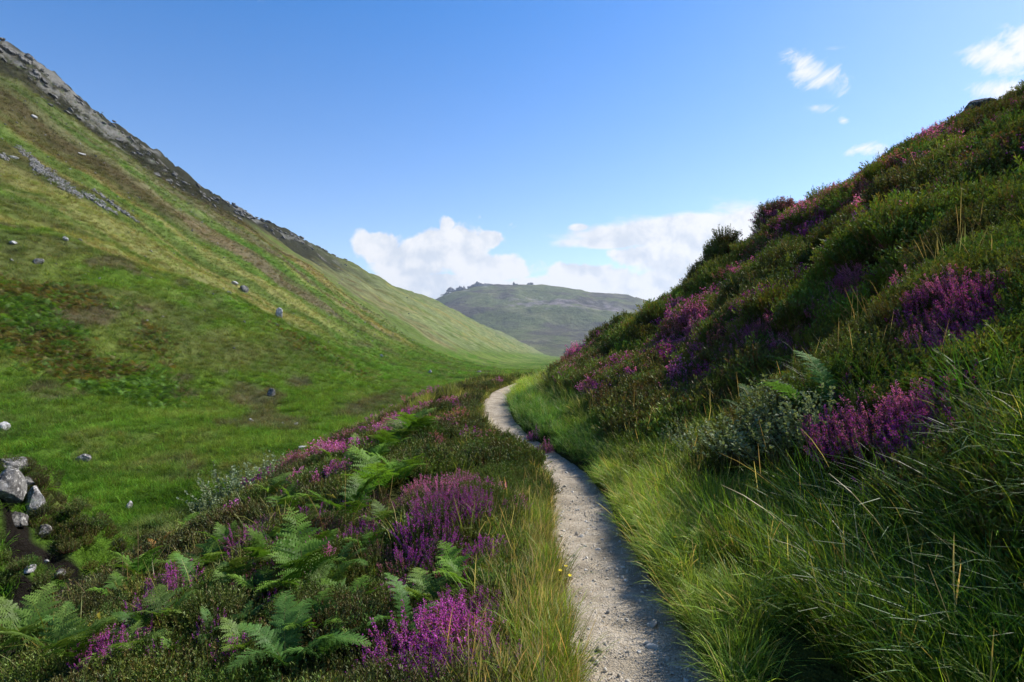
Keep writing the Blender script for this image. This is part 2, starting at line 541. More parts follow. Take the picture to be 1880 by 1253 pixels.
def mat_path():
    m, N, out = material("path_gravel")
    pos = N.n('ShaderNodeNewGeometry').outputs['Position']
    v = N.n('ShaderNodeTexVoronoi')
    N.put(v.inputs['Vector'], pos); v.inputs['Scale'].default_value = 75
    f = N.noise(pos, 3.0, 5, .6); g = N.noise(pos, 140, 3, .7); h = N.noise(pos, 22, 4, .7)
    c = N.mix(N.ramp(v.outputs['Color'], .1, .9), (.42, .345, .245), (.62, .535, .415))
    c = N.mix(N.ramp(f, .42, .68), c, (.33, .275, .195))
    c = N.mix(N.m('MULTIPLY', N.ramp(h, .56, .72), .75), c, (.22, .19, .145))
    c = N.mix(N.m('MULTIPLY', N.ramp(g, .35, .6, 1, 0), .35), c, (.20, .175, .14))
    wr = N.attr('col').outputs['Fac']
    c = N.mix(N.m('MULTIPLY', N.ramp(N.m('ADD', wr, N.m('MULTIPLY', N.m('SUBTRACT', h, .5), .9)), .55, 1.0), .55), c, (.21, .175, .12))
    f5 = N.noise(pos, 1.3, 4, .6)
    c = N.mix(N.m('MULTIPLY', N.ramp(f5, .52, .64), .4), c, (.27, .225, .165))
    b = N.n('ShaderNodeBump'); b.inputs['Strength'].default_value = .9; b.inputs['Distance'].default_value = .015
    hh = N.m('ADD', N.m('MULTIPLY', v.outputs['Distance'], -.8), N.m('ADD', g, N.m('MULTIPLY', h, 1.6)))
    N.put(b.inputs['Height'], hh)
    bs = N.n('ShaderNodeBsdfDiffuse'); N.put(bs.inputs[0], c); N.put(bs.inputs['Normal'], b.outputs[0])
    N.t.links.new(bs.outputs[0], out.inputs[0])
    return m


def build_path():
    yy = np.concatenate([np.arange(-4, 14, .04), np.arange(14, 29, .08)])
    ww = np.linspace(-1, 1, 25)
    Yc, W = np.meshgrid(yy, ww, indexing='ij')
    g = path_x(Yc + .2) - path_x(Yc - .2); g = g / .4
    nx = 1 / np.sqrt(1 + g * g); ny = -g / np.sqrt(1 + g * g)
    hw = .38 + .05 * (vnoise(Yc * .9, W * 0, 201) - .5)
    X = path_x(Yc) + nx * W * hw; Y = Yc + ny * W * hw
    Z = path_z(Yc) - .012 + .035 * W ** 4 - .03 * (np.abs(W) > .97) + .030 * (fbm(X * 5, Y * 3.5, 203, 3) - .5) + .014 * (fbm(X * 18, Y * 18, 207, 3) - .5)
    nr, nt = X.shape
    i = np.arange(nr - 1)[:, None] * nt; j = np.arange(nt - 1)[None, :]
    F = np.stack([i + j, i + j + 1, i + nt + j + 1, i + nt + j], -1).reshape(-1, 4)
    tag(link("path", mesh("path", np.stack([X, Y, Z], -1).reshape(-1, 3), F, mat_path(), np.repeat(np.abs(W).reshape(-1, 1), 3, 1), True)), kind='structure')['label'] = 'narrow pale gravel footpath winding through heather and grass'


build_path()


# ------------------------------------------------------------------ the mountain at the head of the valley
def mat_mountain():
    m, N, out = material("mountain_moor")
    pos = N.n('ShaderNodeNewGeometry').outputs['Position']
    a = N.attr("col").outputs['Color']
    f = N.noise(pos, .012, 8, .65); g = N.noise(pos, .05, 6, .7)
    k = N.m('ADD', N.m('MULTIPLY', N.m('SUBTRACT', N.m('ADD', f, g), 1.0), 1.6), 1.0)
    c = N.mix(1.0, a, N.xyz(k, k, k), 'MULTIPLY')
    b = N.n('ShaderNodeBump'); b.inputs['Strength'].default_value = 1; b.inputs['Distance'].default_value = 9
    N.put(b.inputs['Height'], g)
    bs = N.n('ShaderNodeBsdfDiffuse'); N.put(bs.inputs[0], c); N.put(bs.inputs['Normal'], b.outputs[0])
    N.t.links.new(bs.outputs[0], out.inputs[0])
    return m


MT_U = [300, 560, 700, 780, 806, 835, 870, 905, 950, 1000, 1040, 1080, 1120, 1150, 1175, 1200, 1225, 1260, 1320, 1500, 1900]
MT_V = [640, 610, 575, 555, 546, 534, 526, 521, 521, 522, 528, 536, 539, 540, 548, 568, 590, 610, 622, 632, 640]


def mount_h(x, y):
    ty = 2800 + 160 * (fbm(x * .002, 0 * x, 301, 3) - .5)
    top = EYE + (HV - np.interp(x / 2800 * FPX + 940, MT_U, MT_V)) / FPX * 2800 - 6
    q = (y - 1450) / (ty - 1450)
    n = (fbm(x * .0035, y * .0035, 303, 5) - .5)
    f = np.interp(q, [-1, 0, .2, .42, .55, .68, .84, 1.0, 1.25, 2], [-.06, 0, .10, .27, .56, .66, .88, 1, .95, .6])
    z = -48 + (top + 48) * f + n * 60 * ss(q, .1, .4) * ss(1 - q, -.05, .25)
    z = z + (fbm(x * .016, y * .016, 307, 4) - .5) * 14 * ss(q, .3, .6)
    return z


def build_mountain():
    xs = np.arange(-900, 1500, 7.0); ys = np.concatenate([np.arange(1300, 2500, 9.0), np.arange(2500, 3050, 6.0), np.arange(3050, 3500, 40.)])
    X, Y = np.meshgrid(xs, ys)
    Z = mount_h(X, Y)
    nr, nt = X.shape
    i = np.arange(nr - 1)[:, None] * nt; j = np.arange(nt - 1)[None, :]
    F = np.stack([i + j, i + j + 1, i + nt + j + 1, i + nt + j], -1).reshape(-1, 4)
    n1 = fbm(X * .004, Y * .006, 311, 5); n2 = fbm(X * .012, Y * .02, 313, 5, .6); n3 = fbm(X * .03, Y * .03, 317, 4)
    c = np.zeros(X.shape + (3,)) + np.array((.105, .118, .050))
    c = mixc(c, (.080, .066, .056), ss(n1, .46, .58) * .85)
    c = mixc(c, (.155, .155, .075), ss(n2, .52, .64) * .6)
    q = (Y - 1450) / 1350
    gx = np.gradient(Z, axis=1) / 7
    band = np.exp(-((q - .62) / .10) ** 2) * ss(X, -120, 60) * ss(560 - X, 0, 200)
    c = mixc(c, (.22, .185, .18), ss(n3 + band * .12, .57, .70) * ss(band, .1, .8) * .7)
    c = mixc(c, (.32, .30, .28), ss(n3, .58, .66) * ss(q, .82, .95) * ss(-X, -40, 250))
    c = mixc(c, (.05, .055, .045), ss(n2, .5, .6) * np.exp(-((q - .47) / .07) ** 2) * ss(80 - X, 0, 200) * .9)  # dark shading of the shoulder painted into the slope colour
    c = mixc(c, (.10, .11, .045), ss(.3 - q, 0, .25) * .7)
    o = link("mountain", mesh("mountain", np.stack([X, Y, Z], -1).reshape(-1, 3), F, mat_mountain(), c.reshape(-1, 3), True))
    tag(o, kind='structure')['label'] = 'grey green mountain with rocky tors closing the valley'


build_mountain()


# ------------------------------------------------------------------ rocks
def mat_rock(name, base, lichen, dark, scale=1.0):
    m, N, out = material(name)
    tc = N.n('ShaderNodeTexCoord').outputs['Object']
    f = N.noise(tc, 2.2 * scale, 6, .65); g = N.noise(tc, 9 * scale, 5, .7); h = N.noise(tc, 28 * scale, 4, .7)
    c = N.mix(N.ramp(f, .35, .65), dark, base)
    c = N.mix(N.ramp(g, .52, .66), c, lichen)
    c = N.mix(N.m('MULTIPLY', N.ramp(h, .5, .7), .5), c, dark)
    b = N.n('ShaderNodeBump'); b.inputs['Strength'].default_value = .8; b.inputs['Distance'].default_value = .05 / scale
    N.put(b.inputs['Height'], N.m('ADD', g, N.m('MULTIPLY', h, .5)))
    bs = N.n('ShaderNodeBsdfDiffuse'); N.put(bs.inputs[0], c); N.put(bs.inputs['Normal'], b.outputs[0])
    N.t.links.new(bs.outputs[0], out.inputs[0])
    return m


M_ROCK = mat_rock("grey_rock", (.22, .21, .195), (.48, .46, .42), (.07, .065, .06))
M_PALE = mat_rock("pale_rock", (.46, .45, .43), (.66, .65, .63), (.18, .17, .16), 1.5)
M_CRAG = mat_rock("crag_rock", (.20, .19, .175), (.33, .315, .29), (.05, .048, .042), .3)
M_TOR = mat_rock("tor_rock", (.17, .17, .175), (.26, .25, .24), (.08, .08, .085), .05)


def rock_mesh(name, mat, seed, sx, sy, sz, cuts=14, rough=.14, sub=4):
    import bmesh
    bm = bmesh.new()
    bmesh.ops.create_icosphere(bm, subdivisions=sub, radius=1)
    V = np.array([v.co[:] for v in bm.verts]); F = np.array([[v.index for v in f.verts] for f in bm.faces])
    bm.free()
    rg = np.random.default_rng(seed)
    for i in range(cuts):           # planar facets
        n = rg.normal(size=3); n /= np.linalg.norm(n)
        h = rg.uniform(.5, .85)
        dd = V @ n - h
        V = V - np.where(dd > 0, dd, 0)[:, None] * n * .93
    r = np.linalg.norm(V, axis=1, keepdims=True)
    k = fbm(V[:, 0] * 2 + seed + V[:, 2], V[:, 1] * 2 + V[:, 2] * 1.3, seed, 4) - .5
    k2 = fbm(V[:, 0] * 7 + V[:, 2] * 5, V[:, 1] * 7 - V[:, 2] * 4, seed + 5, 3) - .5
    V = V * (1 + rough * k[:, None] * 2 + rough * .5 * k2[:, None])
    return mesh(name, V * np.array((sx, sy, sz)), F, mat, None, False)


def tor_mesh(name, mat, seed, w, h):
    rg = np.random.default_rng(seed)
    nx, ny = 26, 9
    X, Y = np.meshgrid(np.linspace(-.5, .5, nx), np.linspace(-.5, .5, ny))
    Z = np.zeros_like(X)
    for i in range(rg.integers(3, 6)):
        cx = rg.uniform(-.38, .38); hh = rg.uniform(.45, 1.0); sl = rg.uniform(2.5, 7)
        Z = np.maximum(Z, hh * np.clip(1 - np.maximum(np.abs(X - cx) * sl * (1 + .8 * np.sign(X - cx) * rg.uniform(-1, 1)), np.abs(Y) * 1.9), 0, 1))
    Z = Z + .16 * rg.uniform(-1, 1, Z.shape) * (Z > .05)
    Z = np.maximum(Z, 0)
    V = np.stack([X * w * 1.15, Y * w * .7, Z * h * .85 + h * .12], -1).reshape(-1, 3)
    i = np.arange(ny - 1)[:, None] * nx; j = np.arange(nx - 1)[None, :]
    F = np.stack([i + j, i + j + 1, i + nx + j + 1, i + nx + j], -1).reshape(-1, 4)
    return mesh(name, V, F, mat)


def rock(u, v, wpx, hpx, mat, label, group=None, seed=1, name='boulder', cat='boulder', sink=.3, at=None, depth=1.0):
    x, y, z = pix(u, v) if at is None else (at[0], at[1], float(height(at[0], at[1])))
    w = wpx * .95 / FPX * y / 2; h = hpx * .9 / FPX * y / 2
    me = rock_mesh(name, mat, seed, w, w * depth, h * 1.25)
    o = link(name, me, loc=(x, y + w * .3, z + h * (.85 - sink)))
    o.rotation_euler = (random.Random(seed).uniform(-.15, .15), random.Random(seed + 1).uniform(-.3, .3), random.Random(seed + 2).uniform(-.4, .4))
    if u > 1000: o.location.z += h * .35
    return tag(o, label, cat, group)


def build_rocks():
    L = [
        (8, 868, 62, 38, M_ROCK, 'topmost grey boulder of the lichen spotted pile above the peat ravine'),
        (10, 922, 66, 66, M_ROCK, 'largest cracked grey boulder in the middle of the pile above the peat ravine'),
        (38, 905, 44, 34, M_ROCK, 'dark wedge of rock jammed between the topmost boulder and the pale upright one'),
        (30, 965, 40, 36, M_ROCK, 'low grey rock under the largest cracked boulder'),
        (78, 985, 26, 26, M_ROCK, 'dark rock in peat just below the pale upright boulder'),
        (105, 1062, 24, 16, M_ROCK, 'dark grey stone half sunk in peat between two white quartz stones'),
        (60, 950, 38, 62, M_PALE, 'pale upright boulder at the lower end of the pile above the peat ravine'),
        (2, 792, 24, 22, M_PALE, 'whitish rock in grass above the grey boulder pile'),
        (151, 848, 28, 16, M_ROCK, 'lone grey rock lying in the bright green valley grass'),
        (236, 935, 12, 18, M_PALE, 'small pale stone sunk in valley grass near the grey green shrub'),
        (498, 728, 16, 18, M_ROCK, 'dark upright stone on the shaded grass slope below the brown heather'),
        (460, 774, 12, 7, M_PALE, 'small flat white stone beside a pink heather patch in the valley'),
        (519, 781, 9, 8, M_PALE, 'small white stone, westerly one of a close pair in the valley grass'),
        (543, 782, 9, 8, M_PALE, 'small white stone, easterly one of a close pair in the valley grass'),
        (553, 826, 22, 10, M_PALE, 'flat pale stone in grass just above the bracken edge'),
        (511, 583, 20, 22, M_PALE, 'pale boulder on the crest of the grassy spur beside rusty bracken'),
        (448, 536, 20, 14, M_ROCK, 'dark grey boulder topmost on the crest of the grassy spur'),
        (430, 522, 16, 8, M_PALE, 'flat white rock just above the dark boulder on the spur crest'),
        (418, 540, 12, 8, M_ROCK, 'grey rock just below the spur crest in brown heather'),
        (120, 443, 11, 11, M_PALE, 'white rock alone high on the heather slope of the spur'),
        (25, 449, 14, 7, M_PALE, 'flat pale rock beside purple heather high on the slope'),
        (70, 486, 18, 14, M_ROCK, 'grey rock among dark heather on the shaded slope'),
        (790, 686, 9, 8, M_PALE, 'white stone on the grass slope beyond the path bend'),
        (880, 685, 12, 6, M_ROCK, 'dark flat rock in valley grass beyond the path bend'),
        (700, 655, 8, 5, M_PALE, 'tiny pale stone on the sunny foot of the valley side'),
        (52, 1050, 22, 16, M_PALE, 'white quartz stone lowest in the peat face below the boulders'),
        (85, 1034, 12, 8, M_PALE, 'white quartz stone sticking out of peat below the pale upright boulder'),
        (150, 1092, 20, 22, M_PALE, 'white quartz stone at the bottom of the dark ravine'),
        (1808, 200, 66, 44, M_ROCK, 'dark boulder poking out of heather on the hilltop skyline'),
        (1390, 466, 50, 30, M_ROCK, 'flat grey slab between two heather hummocks on the skyline'),
        (22, 290, 18, 7, M_PALE, 'pale slab at the foot of the dark heather band near the ridge'),
        (147, 285, 16, 7, M_PALE, 'pale slab cropping out in brown heather above the long scree strip'),
        (60, 217, 14, 8, M_PALE, 'pale rock in dark heather just under the grey crags'),
    ]
    for i, (u, v, w, h, m, lab) in enumerate(L):
        rock(u, v, w, h, m, lab, 'boulders and stones on the valley sides', 900 + i)
    # crag blocks along the ridge: many, alike, a few pixels each
    rg = np.random.default_rng(5)
    protos = [rock_mesh('crag', M_CRAG, 700 + i, 1, 1, .8, 11, .3, 3) for i in range(5)]
    n = 0
    spots = []
    while n < 170:
        u = rg.uniform(0, 560) if n < 140 else rg.uniform(430, 640)
        sk = np.interp(u, [0, 120, 240, 320, 480, 620, 720], [62, 150, 240, 315, 395, 460, 520])
        th = np.interp(u, [0, 100, 200, 320, 450, 640], [62, 62, 50, 34, 26, 16])
        v = sk + 4 + th * rg.beta(1.1, 1.6)
        x, y, z = pix(u, v, 60)
        if y > 900: continue
        sc = rg.uniform(.35, 1.25) * (1.4 if u < 110 else 1) * (y / 230) ** .5
        o = link('crag', protos[n % 5], loc=(x, y, z + sc * .15))
        o.scale = (sc * rg.uniform(.9, 1.8), sc * rg.uniform(.8, 1.4), sc * rg.uniform(.6, 1.1))
        gx, gy = hgrad(np.array(x), np.array(y))
        o.rotation_euler = (0, math.atan(float(gx)) * -.6, rg.uniform(-.5, .5))
        if u < 110: lab = 'jagged grey crag in the pale rock face at the top of the ridge'
        elif u < 250: lab = 'grey crag block in the dark band under the ridge line'
        elif u < 400: lab = 'small grey crag where the ridge line dips to a notch'
        else: lab = 'tiny grey crag on the far shoulder of the ridge'
        tag(o, lab, 'crag', lab.replace('jagged grey crag', 'grey crags').replace('grey crag block', 'grey crag blocks').replace('small grey crag', 'small crags').replace('tiny grey crag', 'tiny crags'))
        n += 1
    tors = [(835, 535, 26, 16, 'sloping dark tor at the lower end of the mountain ridge'), (850, 529, 22, 15, 'dark jagged tor, second up the mountain ridge'),
            (865, 526, 12, 13, 'narrow pointed tor between two broad tors on the mountain'), (878, 523, 22, 15, 'highest pointed tor on the mountain skyline'),
            (897, 522, 26, 9, 'low broad tor on the mountain ridge right after the highest one'), (947, 521, 10, 12, 'small lone tor in the middle of the mountain top'),
            (964, 521, 26, 13, 'broad dark tor on the mountain top nearest the smooth summit'), (820, 541, 20, 10, 'lowest grey tor at the end of the mountain ridge')]
    for i, (u, v, w, h, lab) in enumerate(tors):
        y = 2790.0; x = (u - 940) / FPX * y; z = EYE + (HV - v) / FPX * y
        me = tor_mesh('tor', M_TOR, 1200 + i, w / FPX * y, h / FPX * y * .8)
        o = link('rock_tor', me, loc=(x, y, float(mount_h(np.array([x]), np.array([y]))[0]) - 6))
        tag(o, lab, 'rock tor', 'rock tors on the mountain ridge')


build_rocks()


# ------------------------------------------------------------------ plant materials
def mat_leaf(name, tint=None, trans=.35, rough=.55, gloss=.06, var=.35, sat=0.0):
    """leaf colour comes from the mesh; instances of a cover also take the tint stored on their point"""
    m, N, out = material(name)
    c = N.attr("col").outputs['Color']
    if tint == 'cover':
        c = N.mix(1.0, c, N.attr("tint", 'INSTANCER').outputs['Color'], 'MULTIPLY')
    rnd = N.n('ShaderNodeObjectInfo').outputs['Random']
    k = N.m('ADD', N.m('MULTIPLY', rnd, var * 2), 1 - var)
    c = N.mix(1.0, c, N.xyz(k, k, k), 'MULTIPLY')
    d = N.n('ShaderNodeBsdfDiffuse'); N.put(d.inputs[0], c)
    t = N.n('ShaderNodeBsdfTranslucent'); N.put(t.inputs[0], N.mix(1.0, c, (1.15, 1.1, .55), 'MULTIPLY'))
    mx = N.n('ShaderNodeMixShader'); mx.inputs[0].default_value = trans
    N.t.links.new(d.outputs[0], mx.inputs[1]); N.t.links.new(t.outputs[0], mx.inputs[2])
    g = N.n('ShaderNodeBsdfGlossy'); g.inputs['Roughness'].default_value = rough; N.put(g.inputs[0], (1, 1, 1))
    m2 = N.n('ShaderNodeMixShader'); m2.inputs[0].default_value = gloss
    N.t.links.new(mx.outputs[0], m2.inputs[1]); N.t.links.new(g.outputs[0], m2.inputs[2])
    N.t.links.new(m2.outputs[0], out.inputs[0])
    return m


M_GRASS = mat_leaf("grass_blades", 'cover', .42, .42, .015)
M_VALLEY = mat_leaf("valley_blades", 'cover', .40, .5, .0)
M_LONG = mat_leaf("long_blades", 'cover', .38, .42, .022)
M_COVER = mat_leaf("heather_leaves_cover", 'cover', .18, .6, .025)
M_HEATH = mat_leaf("heather_leaves", None, .18, .6, .025)
M_BLOOM = mat_leaf("heather_bells", None, .30, .7, .02, .34)
M_FERN = mat_leaf("fern_leaf", None, .40, .5, .010, .38)
M_WILLOW = mat_leaf("willow_leaf", None, .30, .45, .025, .15)
M_STEM = mat_leaf("stems", None, .0, .7, .03, .2)


# ------------------------------------------------------------------ plant meshes
def ribbons(P, Wd, side):
    """P (n,k,3) centre lines, Wd (n,k) half widths, side (n,3) -> verts, quads"""
    n, k, _ = P.shape
    off = side[:, None, :] * Wd[..., None]
    V = np.stack([P - off, P + off], 2).reshape(-1, 3)
    b = (np.arange(n) * k * 2)[:, None] + (np.arange(k - 1) * 2)[None, :]
    F = np.stack([b, b + 1, b + 3, b + 2], -1).reshape(-1, 4)
    return V, F


def blades(rg, n, h, hv, w, rad, lean, curl, k=5, bias=(0, 0)):
    az = rg.uniform(0, 2 * np.pi, n)
    r = rad * np.sqrt(rg.uniform(0, 1, n)); a2 = rg.uniform(0, 2 * np.pi, n)
    base = np.stack([r * np.cos(a2), r * np.sin(a2), np.full(n, -.02)], -1)
    az = np.where(rg.uniform(size=n) < .5, a2 + rg.normal(0, .6, n), az)
    dr = np.stack([np.cos(az) + bias[0], np.sin(az) + bias[1]], -1)
    H = h * (1 + hv * rg.normal(0, .5, n)).clip(.35, 1.8)
    ln = lean * rg.uniform(.3, 1.3, n); cu = curl * rg.uniform(.2, 1.6, n)
    s = np.linspace(0, 1, k)[None, :]
    th = ln[:, None] + cu[:, None] * s ** 1.4
    ds = H[:, None] / (k - 1)
    hx = np.cumsum(np.sin(th) * ds, 1) - np.sin(th[:, :1]) * ds; hz = np.cumsum(np.cos(th) * ds, 1) - np.cos(th[:, :1]) * ds
    P = np.stack([base[:, 0, None] + dr[:, 0, None] * hx, base[:, 1, None] + dr[:, 1, None] * hx, base[:, 2, None] + hz], -1)
    tw = az + np.pi / 2 + rg.normal(0, .5, n)
    side = np.stack([np.cos(tw), np.sin(tw), np.zeros(n)], -1)
    Wd = (w / 2) * (1 - .88 * s ** 1.6) * rg.uniform(.7, 1.3, n)[:, None]
    return P, Wd, side, s


def lin(*c): return np.array(c, float)


def grass_tuft(name, seed, n, h, w, rad, lean, curl, c_lo, c_hi, dry=.15, stalks=0, k=5, bias=(0, 0), sh=1.5, mat=None):
    rg = np.random.default_rng(seed)
    P, Wd, side, s = blades(rg, n, h, .35, w, rad, lean, curl, k, bias)
    V, F = ribbons(P, Wd, side)
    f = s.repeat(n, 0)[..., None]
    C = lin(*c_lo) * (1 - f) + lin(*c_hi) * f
    C = C * rg.uniform(.7, 1.3, (n, 1, 1))
    dr = (rg.uniform(size=n) < dry)[:, None, None]
    C = np.where(dr, lin(.52, .42, .20) * rg.uniform(.6, 1.1, (n, 1, 1)), C)
    C = np.repeat(C.reshape(-1, 3), 2, 0)
    if stalks:
        P2, W2, s2, t2 = blades(rg, stalks, h * sh, .3, w * .55, rad, lean * .7, curl * .45, 7, bias)
        W2 = np.broadcast_to(W2, P2.shape[:2]).copy()
        W2[:, :-3] = w * .16; W2[:, -3:-1] = w * .42; W2[:, -1] = w * .1
        V2, F2 = ribbons(P2, W2, s2)
        F = np.concatenate([F, F2 + len(V)]); V = np.concatenate([V, V2])
        c2 = lin(.50, .40, .22) * rg.uniform(.6, 1.25, (stalks, 1, 1)) * np.ones((1, 7, 1))
        C = np.concatenate([C, np.repeat(c2.reshape(-1, 3), 2, 0)])
    return mesh(name, V, F, mat or M_GRASS, C)


def sprigs(rg, n, R, Hh, spread=.75):
    az = rg.uniform(0, 2 * np.pi, n); q = np.sqrt(rg.uniform(0, 1, n))
    base = np.stack([R * .55 * q * np.cos(az), R * .55 * q * np.sin(az), np.full(n, -.04)], -1)
    tilt = spread * q ** 1.3 + rg.normal(0, .14, n)
    L = Hh * (1.05 - .28 * q ** 2) * rg.uniform(.7, 1.15, n)
    a = az + rg.normal(0, .35, n)
    D = np.stack([np.sin(tilt) * np.cos(a), np.sin(tilt) * np.sin(a), np.cos(tilt)], -1)
    up = rg.uniform(.05, .3, n)

    def pt(s):      # s (n,m)
        p = base[:, None, :] + D[:, None, :] * (L[:, None] * s)[..., None]
        p[..., 2] += up[:, None] * L[:, None] * s ** 2 * .6
        return p
    return pt, D, L, q


def heather_foliage(name, seed, n, R, Hh, leaf, per, mat, c1=(.050, .085, .017), c2=(.115, .165, .035), brown=.10):
    rg = np.random.default_rng(seed)
    pt, D, L, q = sprigs(rg, n, R, Hh)
    ks = np.linspace(0, 1, 4)[None, :].repeat(n, 0)
    P = pt(ks)
    tw = rg.uniform(0, 2 * np.pi, n)
    V, F = ribbons(P, np.full((n, 4), leaf * .11) * (1.3 - ks), np.stack([np.cos(tw), np.sin(tw), 0 * tw], -1))
    C = np.tile(lin(.10, .065, .04), (len(V), 1))
    s = rg.uniform(.22, 1.0, (n, per))
    B = pt(s)
    a = rg.uniform(0, 2 * np.pi, (n, per)); el = rg.uniform(.2, 1.15, (n, per))
    d = np.stack([np.cos(a) * np.cos(el), np.sin(a) * np.cos(el), np.sin(el)], -1) + D[:, None, :] * .5
    d /= np.linalg.norm(d, axis=-1, keepdims=True)
    sd = np.cross(d, rg.normal(size=d.shape)); sd /= np.linalg.norm(sd, axis=-1, keepdims=True) + 1e-6
    l = leaf * rg.uniform(.6, 1.3, (n, per, 1))
    w = l * .16
    T = B + d * l
    m_ = B + d * l * .5
    Q = np.stack([B, m_ + sd * w, T, m_ - sd * w], 2).reshape(-1, 3)
    FQ = np.arange(len(Q)).reshape(-1, 4)
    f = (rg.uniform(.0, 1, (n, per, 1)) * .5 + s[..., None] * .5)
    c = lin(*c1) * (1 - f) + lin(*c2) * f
    br = rg.uniform(size=(n, 1, 1)) < brown
    c = np.where(br, c * .35 + lin(.14, .085, .04) * .65, c)
    C = np.concatenate([C, np.repeat(c.reshape(-1, 3), 4, 0)])
    return mesh(name, np.concatenate([V, Q]), np.concatenate([F, FQ + len(V)]), mat, C)


def heather_blossom(name, seed, n, R, Hh, bell, per, frac, hue, mat):
    rg = np.random.default_rng(seed)
    pt, D, L, q = sprigs(rg, n, R, Hh)
    keep = rg.uniform(size=n) < frac
    s = .66 + .40 * rg.uniform(0, 1, (n, per))
    B = pt(s)[keep]; Dk = D[keep][:, None, :]
    nn = len(B)
    a = rg.uniform(0, 2 * np.pi, (nn, per)); el = rg.uniform(-.9, .6, (nn, per))
    d = np.stack([np.cos(a) * np.cos(el), np.sin(a) * np.cos(el), np.sin(el)], -1)
    sd = np.cross(d, rg.normal(size=d.shape)); sd /= np.linalg.norm(sd, axis=-1, keepdims=True) + 1e-6
    sd2 = np.cross(d, sd)
    l = bell * rg.uniform(.7, 1.3, (nn, per, 1)); w = l * .42
    B = B + d * l * .45
    m_ = B + d * l * .55; T = B + d * l
    Q = np.concatenate([np.stack([B, m_ + sd * w, T, m_ - sd * w], 2).reshape(-1, 3), np.stack([B, m_ + sd2 * w, T, m_ - sd2 * w], 2).reshape(-1, 3)])
    F = np.arange(len(Q)).reshape(-1, 4)
    pal = {'magenta': ((.45, .055, .42), (.60, .14, .54)), 'pink': ((.64, .15, .50), (.74, .28, .60)), 'purple': ((.40, .045, .44), (.52, .08, .54)), 'faded': ((.34, .15, .13), (.46, .16, .28))}[hue]
    f = rg.uniform(size=(nn, per, 1))
    c = lin(*pal[0]) * (1 - f) + lin(*pal[1]) * f
    dead = rg.uniform(size=(nn, per, 1)) < .13
    c = np.where(dead, lin(.33, .13, .05), c)
    c = np.repeat(c.reshape(-1, 3), 4, 0)
    return mesh(name, Q, F, mat, np.concatenate([c, c]))


